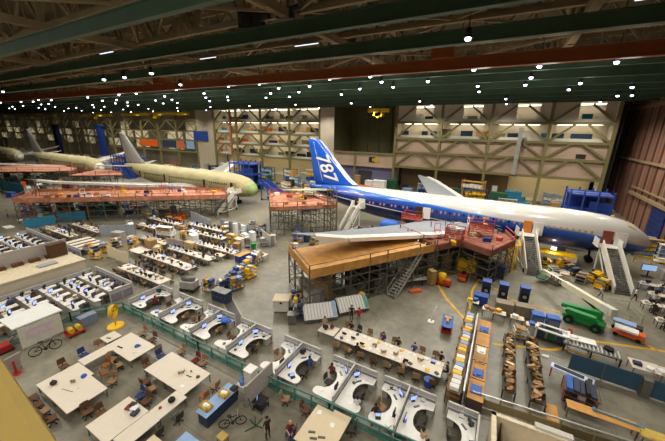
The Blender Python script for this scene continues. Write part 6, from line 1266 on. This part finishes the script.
def clutter(n, x0, x1, y0, y1, where, seed, avoid=(), poly=None, pal=pal, sc=1.0):
    r = random.Random(seed); done = []; tries = 0
    while len(done) < n and tries < n*30:
        tries += 1; x, y = r.uniform(x0, x1), r.uniform(y0, y1)
        if any((x-a)**2+(y-b)**2 < 4*sc*sc for a, b in done) or any(a <= x <= b and c <= y <= d for a, b, c, d in avoid): continue
        if poly and not inside((x, y), poly): continue
        done.append((x, y)); m, c = r.choice(pal); q = r.random()*(.5 if poly else 1); rz = r.uniform(-.3, .3)
        if q < .5:
            o = link('crate', r.choice(CRATES), None, (x, y, 0), rz, m); o.scale = (sc, sc, sc*r.uniform(.8, 1.5)); say(o, '{n} %s crate from the left %s' % (c, where), 'crate', '%s crates %s' % (c, where))
        elif q < .72:
            o = link('storage_rack', RK, None, (x, y, 0), rz, m); o.scale = (sc, sc, sc*r.uniform(.9, 1.3)) if sc > 1 else (1, 1, 1); say(o, '{n} %s storage rack from the left %s' % (c, where), 'rack', '%s racks %s' % (c, where))
            for z in (.26, .96, 1.66):
                b = MB(); k = -1.4
                while k < 1.1: w = r.uniform(.3, .6); b.box(k, -.4, z, k+w, .4, z+r.uniform(.25, .55)); k += w+.08
                link('load', b.mesh('load', r.choice([paper, cardboard, blue, yellow, sky_blue])), o)
        else: say(link('hand_cart', CARTM, None, (x, y, 0), rz, m), '{n} %s hand cart from the left %s' % (c, where), 'cart', '%s carts %s' % (c, where))
clutter(190, -60, 20, 73, 85.5, 'behind the white airliner', 3, sc=1.25)
clutter(110, -128, -62, 74, 85.5, 'behind the green primer jet', 5, sc=1.25)
clutter(34, -52, -38, 58, 72, 'near the dark blue ramp', 9, ((-52, -43, 58, 66),))
grim = [(metal_dark, 'dark grey'), (metal_grey, 'grey'), (cardboard, 'brown'), (metal_light, 'pale grey'), (navy, 'navy')]
clutter(45, -90, -54, 24, 40, 'under the salmon wing dock', 11, ((-76, -50, 18, 36),))
clutter(24, -14, 4, 39, 53, 'under the red dock', 13, poly=[(-5.5, 40), (-3.4, 43), (.2, 41), (2, 46.4), (.5, 50), (-5, 50), (-11, 43)], pal=grim)
clutter(16, -20, -8, 25, 41, 'under the plywood dock', 15, ((-11, -6, 30, 40),), poly=[(-20, 28.5), (-15.8, 25.5), (-8.5, 36), (-12.5, 40)], pal=grim)
clutter(60, -230, -130, 60, 96, 'around the distant jets', 17)
clutter(40, -160, -92, 28, 46, 'before the far left jet', 19)
clutter(14, 8, 25, 58.5, 72, 'beyond the airliner nose', 23, ((12, 21, 65.5, 72), (8, 19.5, 58, 61)))
cs = [(wood, 'golden', -40, 74.5), (wood, 'wide golden', 1, 76), (crane_yellow, 'mustard', -20, 76), (orange, 'orange', -38, 88)]
for m, c, x, y in cs:
    t = thing('covered_machine', c+' covered machine on the floor beyond the white airliner', 'machine', (x, y, 0)); part('body', MB().loft([[(a*2.6*q, b*1.5*q, z) for a, b in ((-1, -1), (1, -1), (1, 1), (-1, 1))] for z, q in ((.2, 1), (1.4, .95), (2.3, .6))]), t, m); part('skid', MB().box(-2.6, -1.5, 0, 2.6, 1.5, .2), t, metal_dark)

clutter(34, -62, -46, 24, 40, 'beside the slanted pale screens', 47, ((-62, -45, 26.4, 29.8), (-52.6, -41, 35.4, 41), (-61, -51.5, 30, 33), (-63, -52, 33.8, 36.8), (-54, -48, 18, 26.4)), pal=[(paper, 'white'), (metal_light, 'pale grey'), (cardboard, 'brown'), (blue, 'blue'), (metal_dark, 'dark grey')], sc=.9)
clutter(16, -44, -36, 30.5, 39, 'near the green waste bin', 49, ((-49, -39, 32.6, 35.4), (-43, -32, 29, 31.8), (-39.2, -36, 34, 37), (-53, -41.2, 35.4, 38.2)), pal=[(paper, 'white'), (metal_light, 'pale grey'), (cardboard, 'brown'), (sky_blue, 'pale blue')], sc=.8)
clutter(40, -58, 20, 88, 95.2, 'along the foot of the right office tower', 41, sc=1.9)
clutter(34, -112, -62, 88, 95.2, 'along the foot of the left office tower', 43, sc=1.9)
clutter(30, -30, 20.5, 99.5, 102.0, 'inside the low bay of the far tower', 45, sc=1.5)
# gear lying on the docks
def deck_gear(n, poly, z, where, seed):
    r = random.Random(seed); k = 0; tr = 0; done = []
    xs = [p[0] for p in poly]; ys = [p[1] for p in poly]
    while k < n and tr < 900:
        tr += 1; x, y = r.uniform(min(xs), max(xs)), r.uniform(min(ys), max(ys))
        if not inside((x, y), poly) or any((x-a)**2+(y-b)**2 < 2 for a, b in done): continue
        done.append((x, y)); k += 1; q = r.random(); m, c = r.choice([(metal_dark, 'dark grey'), (cardboard, 'brown'), (yellow, 'yellow'), (paper, 'white'), (blue, 'blue'), (metal_grey, 'grey'), (MATS['red dock rail'], 'red')])
        if q < .55: say(link('tool_box', MB().box(-.5, -.3, 0, .5, .3, .5).box(-.52, -.32, .4, .52, .32, .45).bar((-.2, 0, .55), (.2, 0, .55), .05).mesh('tool_box', m), None, (x, y, z+.006), r.uniform(0, 3)), '{n} %s tool box from the left on the %s' % (c, where), 'box', '%s tool boxes on the %s' % (c, where))
        else:
            t = thing('step_stand', '{n} %s step stand from the left on the %s' % (c, where), 'stand', (x, y, z+.006), r.uniform(0, 3), '%s step stands on the %s' % (c, where)); part('treads', MB().box(-.4, -.5, .55, .4, -.1, .6).box(-.4, -.1, 1.1, .4, .4, 1.15), t, m); part('frame', MB().bar((-.4, -.5, 0), (-.4, -.1, 1.1), .06).bar((.4, -.5, 0), (.4, -.1, 1.1), .06).bar((-.4, .4, 0), (-.4, .4, 2.0), .06).bar((.4, .4, 0), (.4, .4, 2.0), .06).bar((-.4, .4, 2.0), (.4, .4, 2.0), .06).bar((-.4, -.1, 2.0), (-.4, .4, 2.0), .06).bar((.4, -.1, 2.0), (.4, .4, 2.0), .06), t, m)
deck_gear(14, [(-5.2, 39), (-3.4, 42.4), (.2, 40.2), (2.4, 46.4), (1.2, 50), (-4.5, 50.4), (-9, 43.6)], 4.4, 'red dock', 31)
deck_gear(8, [(-34.9, 41.4), (-27, 48.8), (-34, 52.8), (-43, 50.8)], 5.2, 'salmon tail dock', 33)
deck_gear(34, [(-86, 25), (-81, 21.5), (-56, 41.8), (-52, 45.5), (-56, 48.5), (-64, 45)], 4.5, 'salmon wing dock', 35)


def red_stand(x, y, z, base, w, d, text):
    t = thing('access_stand', text, 'stand', (x, y, base)); h = z-base; R = MATS['red dock rail']
    part('deck', MB().box(-w/2, -d/2, h-.12, w/2, d/2, h), t, R)
    for a in (-w/2+.05, w/2-.05):
        for b in (-d/2+.05, d/2-.05): part('leg', MB().box(a-.06, b-.06, 0, a+.06, b+.06, h+1.1), t, R)
    for b in (-d/2, d/2): part('rail', MB().box(-w/2, b-.03, h+1.0, w/2, b+.03, h+1.1).box(-w/2, b-.03, h+.5, w/2, b+.03, h+.57), t, R)
    part('side_mesh', MB().box(-w/2, -d/2-.02, h+.1, w/2, -d/2, h+.9), t, mat('red mesh', (176, 84, 70), .7, alpha=.6)); part('brace', MB().bar((-w/2, -d/2, 0), (w/2, -d/2, h-.2), .07).bar((w/2, -d/2, 0), (-w/2, -d/2, h-.2), .07), t, R)
red_stand(-13.0, 52.9, 3.9, 0, 3.4, 1.9, 'red access stand at the third door of the white airliner')
red_stand(-1.6, 47.2, 5.6, 4.4, 3.2, 2.0, 'red railed stand on the red dock beside the wing root')
red_stand(-4.6, 43.2, 5.2, 4.4, 2.4, 1.6, 'low red stand at the corner of the red dock')
for i, (x, y) in enumerate(((-53.5, 20.2), (-51.6, 21.6), (-50.0, 19.6), (-52.4, 23.6), (-49.6, 24.6), (-51.2, 25.4), (-43.8, 24.95), (-47.0, 31.6))): shelf_cart((x, y, 0), RND.uniform(0, 3), 1.4, .8, 1.2, '{n} yellow or grey loaded cart from the left near the cream boards', RND.choice([yellow, metal_grey, metal_light]), mixed, 'loaded carts near the cream boards')

# take away loose things that would stand inside another thing
def tidy():
    bpy.context.view_layer.update(); tops = [o for o in C.objects if o.parent is None and o.get('category')]
    def bounds(o):
        lo = [1e9]*3; hi = [-1e9]*3; st = [o]
        while st:
            q = st.pop(); st += list(q.children)
            if q.type == 'MESH':
                for c in q.bound_box:
                    w = q.matrix_world @ Vector(c)
                    for k in range(3): lo[k] = min(lo[k], w[k]); hi[k] = max(hi[k], w[k])
        return lo, hi
    B = {o.name: bounds(o) for o in tops}; kind = lambda o: o.name.split('.')[0]
    big = ('crate', 'storage_rack', 'hand_cart'); small_ = ('paper_stack', 'binder', 'storage_box', 'desk_phone', 'monitor', 'laptop', 'keyboard', 'mug', 'carton', 'white_parcel')
    skip = ('scaffold_dock', 'airliner', 'walkway_girder', 'air_duct', 'ceiling_lamp', 'bridge_crane', 'crane_trolley', 'dock_tower', 'railing', 'rope_barrier', 'boarding_stairs', 'site_office', 'cream_cubicle')
    grid = {}; gone = []
    def cells(b): return [(i, j) for i in range(int(b[0][0]//4), int(b[1][0]//4)+1) for j in range(int(b[0][1]//4), int(b[1][1]//4)+1)]
    def hit(a, b, e): return all(a[0][k]+(e if k < 2 else .01) < b[1][k] and b[0][k]+(e if k < 2 else .01) < a[1][k] for k in range(3))
    rank = lambda o: 3 if kind(o) in small_ else 2 if kind(o) in big else 1 if kind(o) == 'office_chair' else 0
    for o in sorted(tops, key=rank):
        if kind(o) in skip: continue
        b = B[o.name]; r = rank(o)
        if r:
            e = .09 if r == 3 else .12
            for c in cells(b):
                if any(hit(b, B[n], e) and (r == 3 and rank(p) == 3 or r == 2 and kind(p) != 'covered_machine' or r == 2 or r == 1 and kind(p) in ('folding_screen', 'cabinet', 'partition')) for n, p in grid.get(c, ())): gone.append(o); break
            if gone and gone[-1] is o: continue
        for c in cells(b): grid.setdefault(c, []).append((o.name, o))
    dead = set(o.name for o in gone)
    for t in list(PENDING):
        PENDING[t] = [o for o in PENDING[t] if o.name not in dead]
        if not PENDING[t]: del PENDING[t]
    al = []
    for o in gone:
        st = [o]
        while st: q = st.pop(); al.append(q); st += list(q.children)
    bpy.data.batch_remove(al)
tidy()
flush_labels()
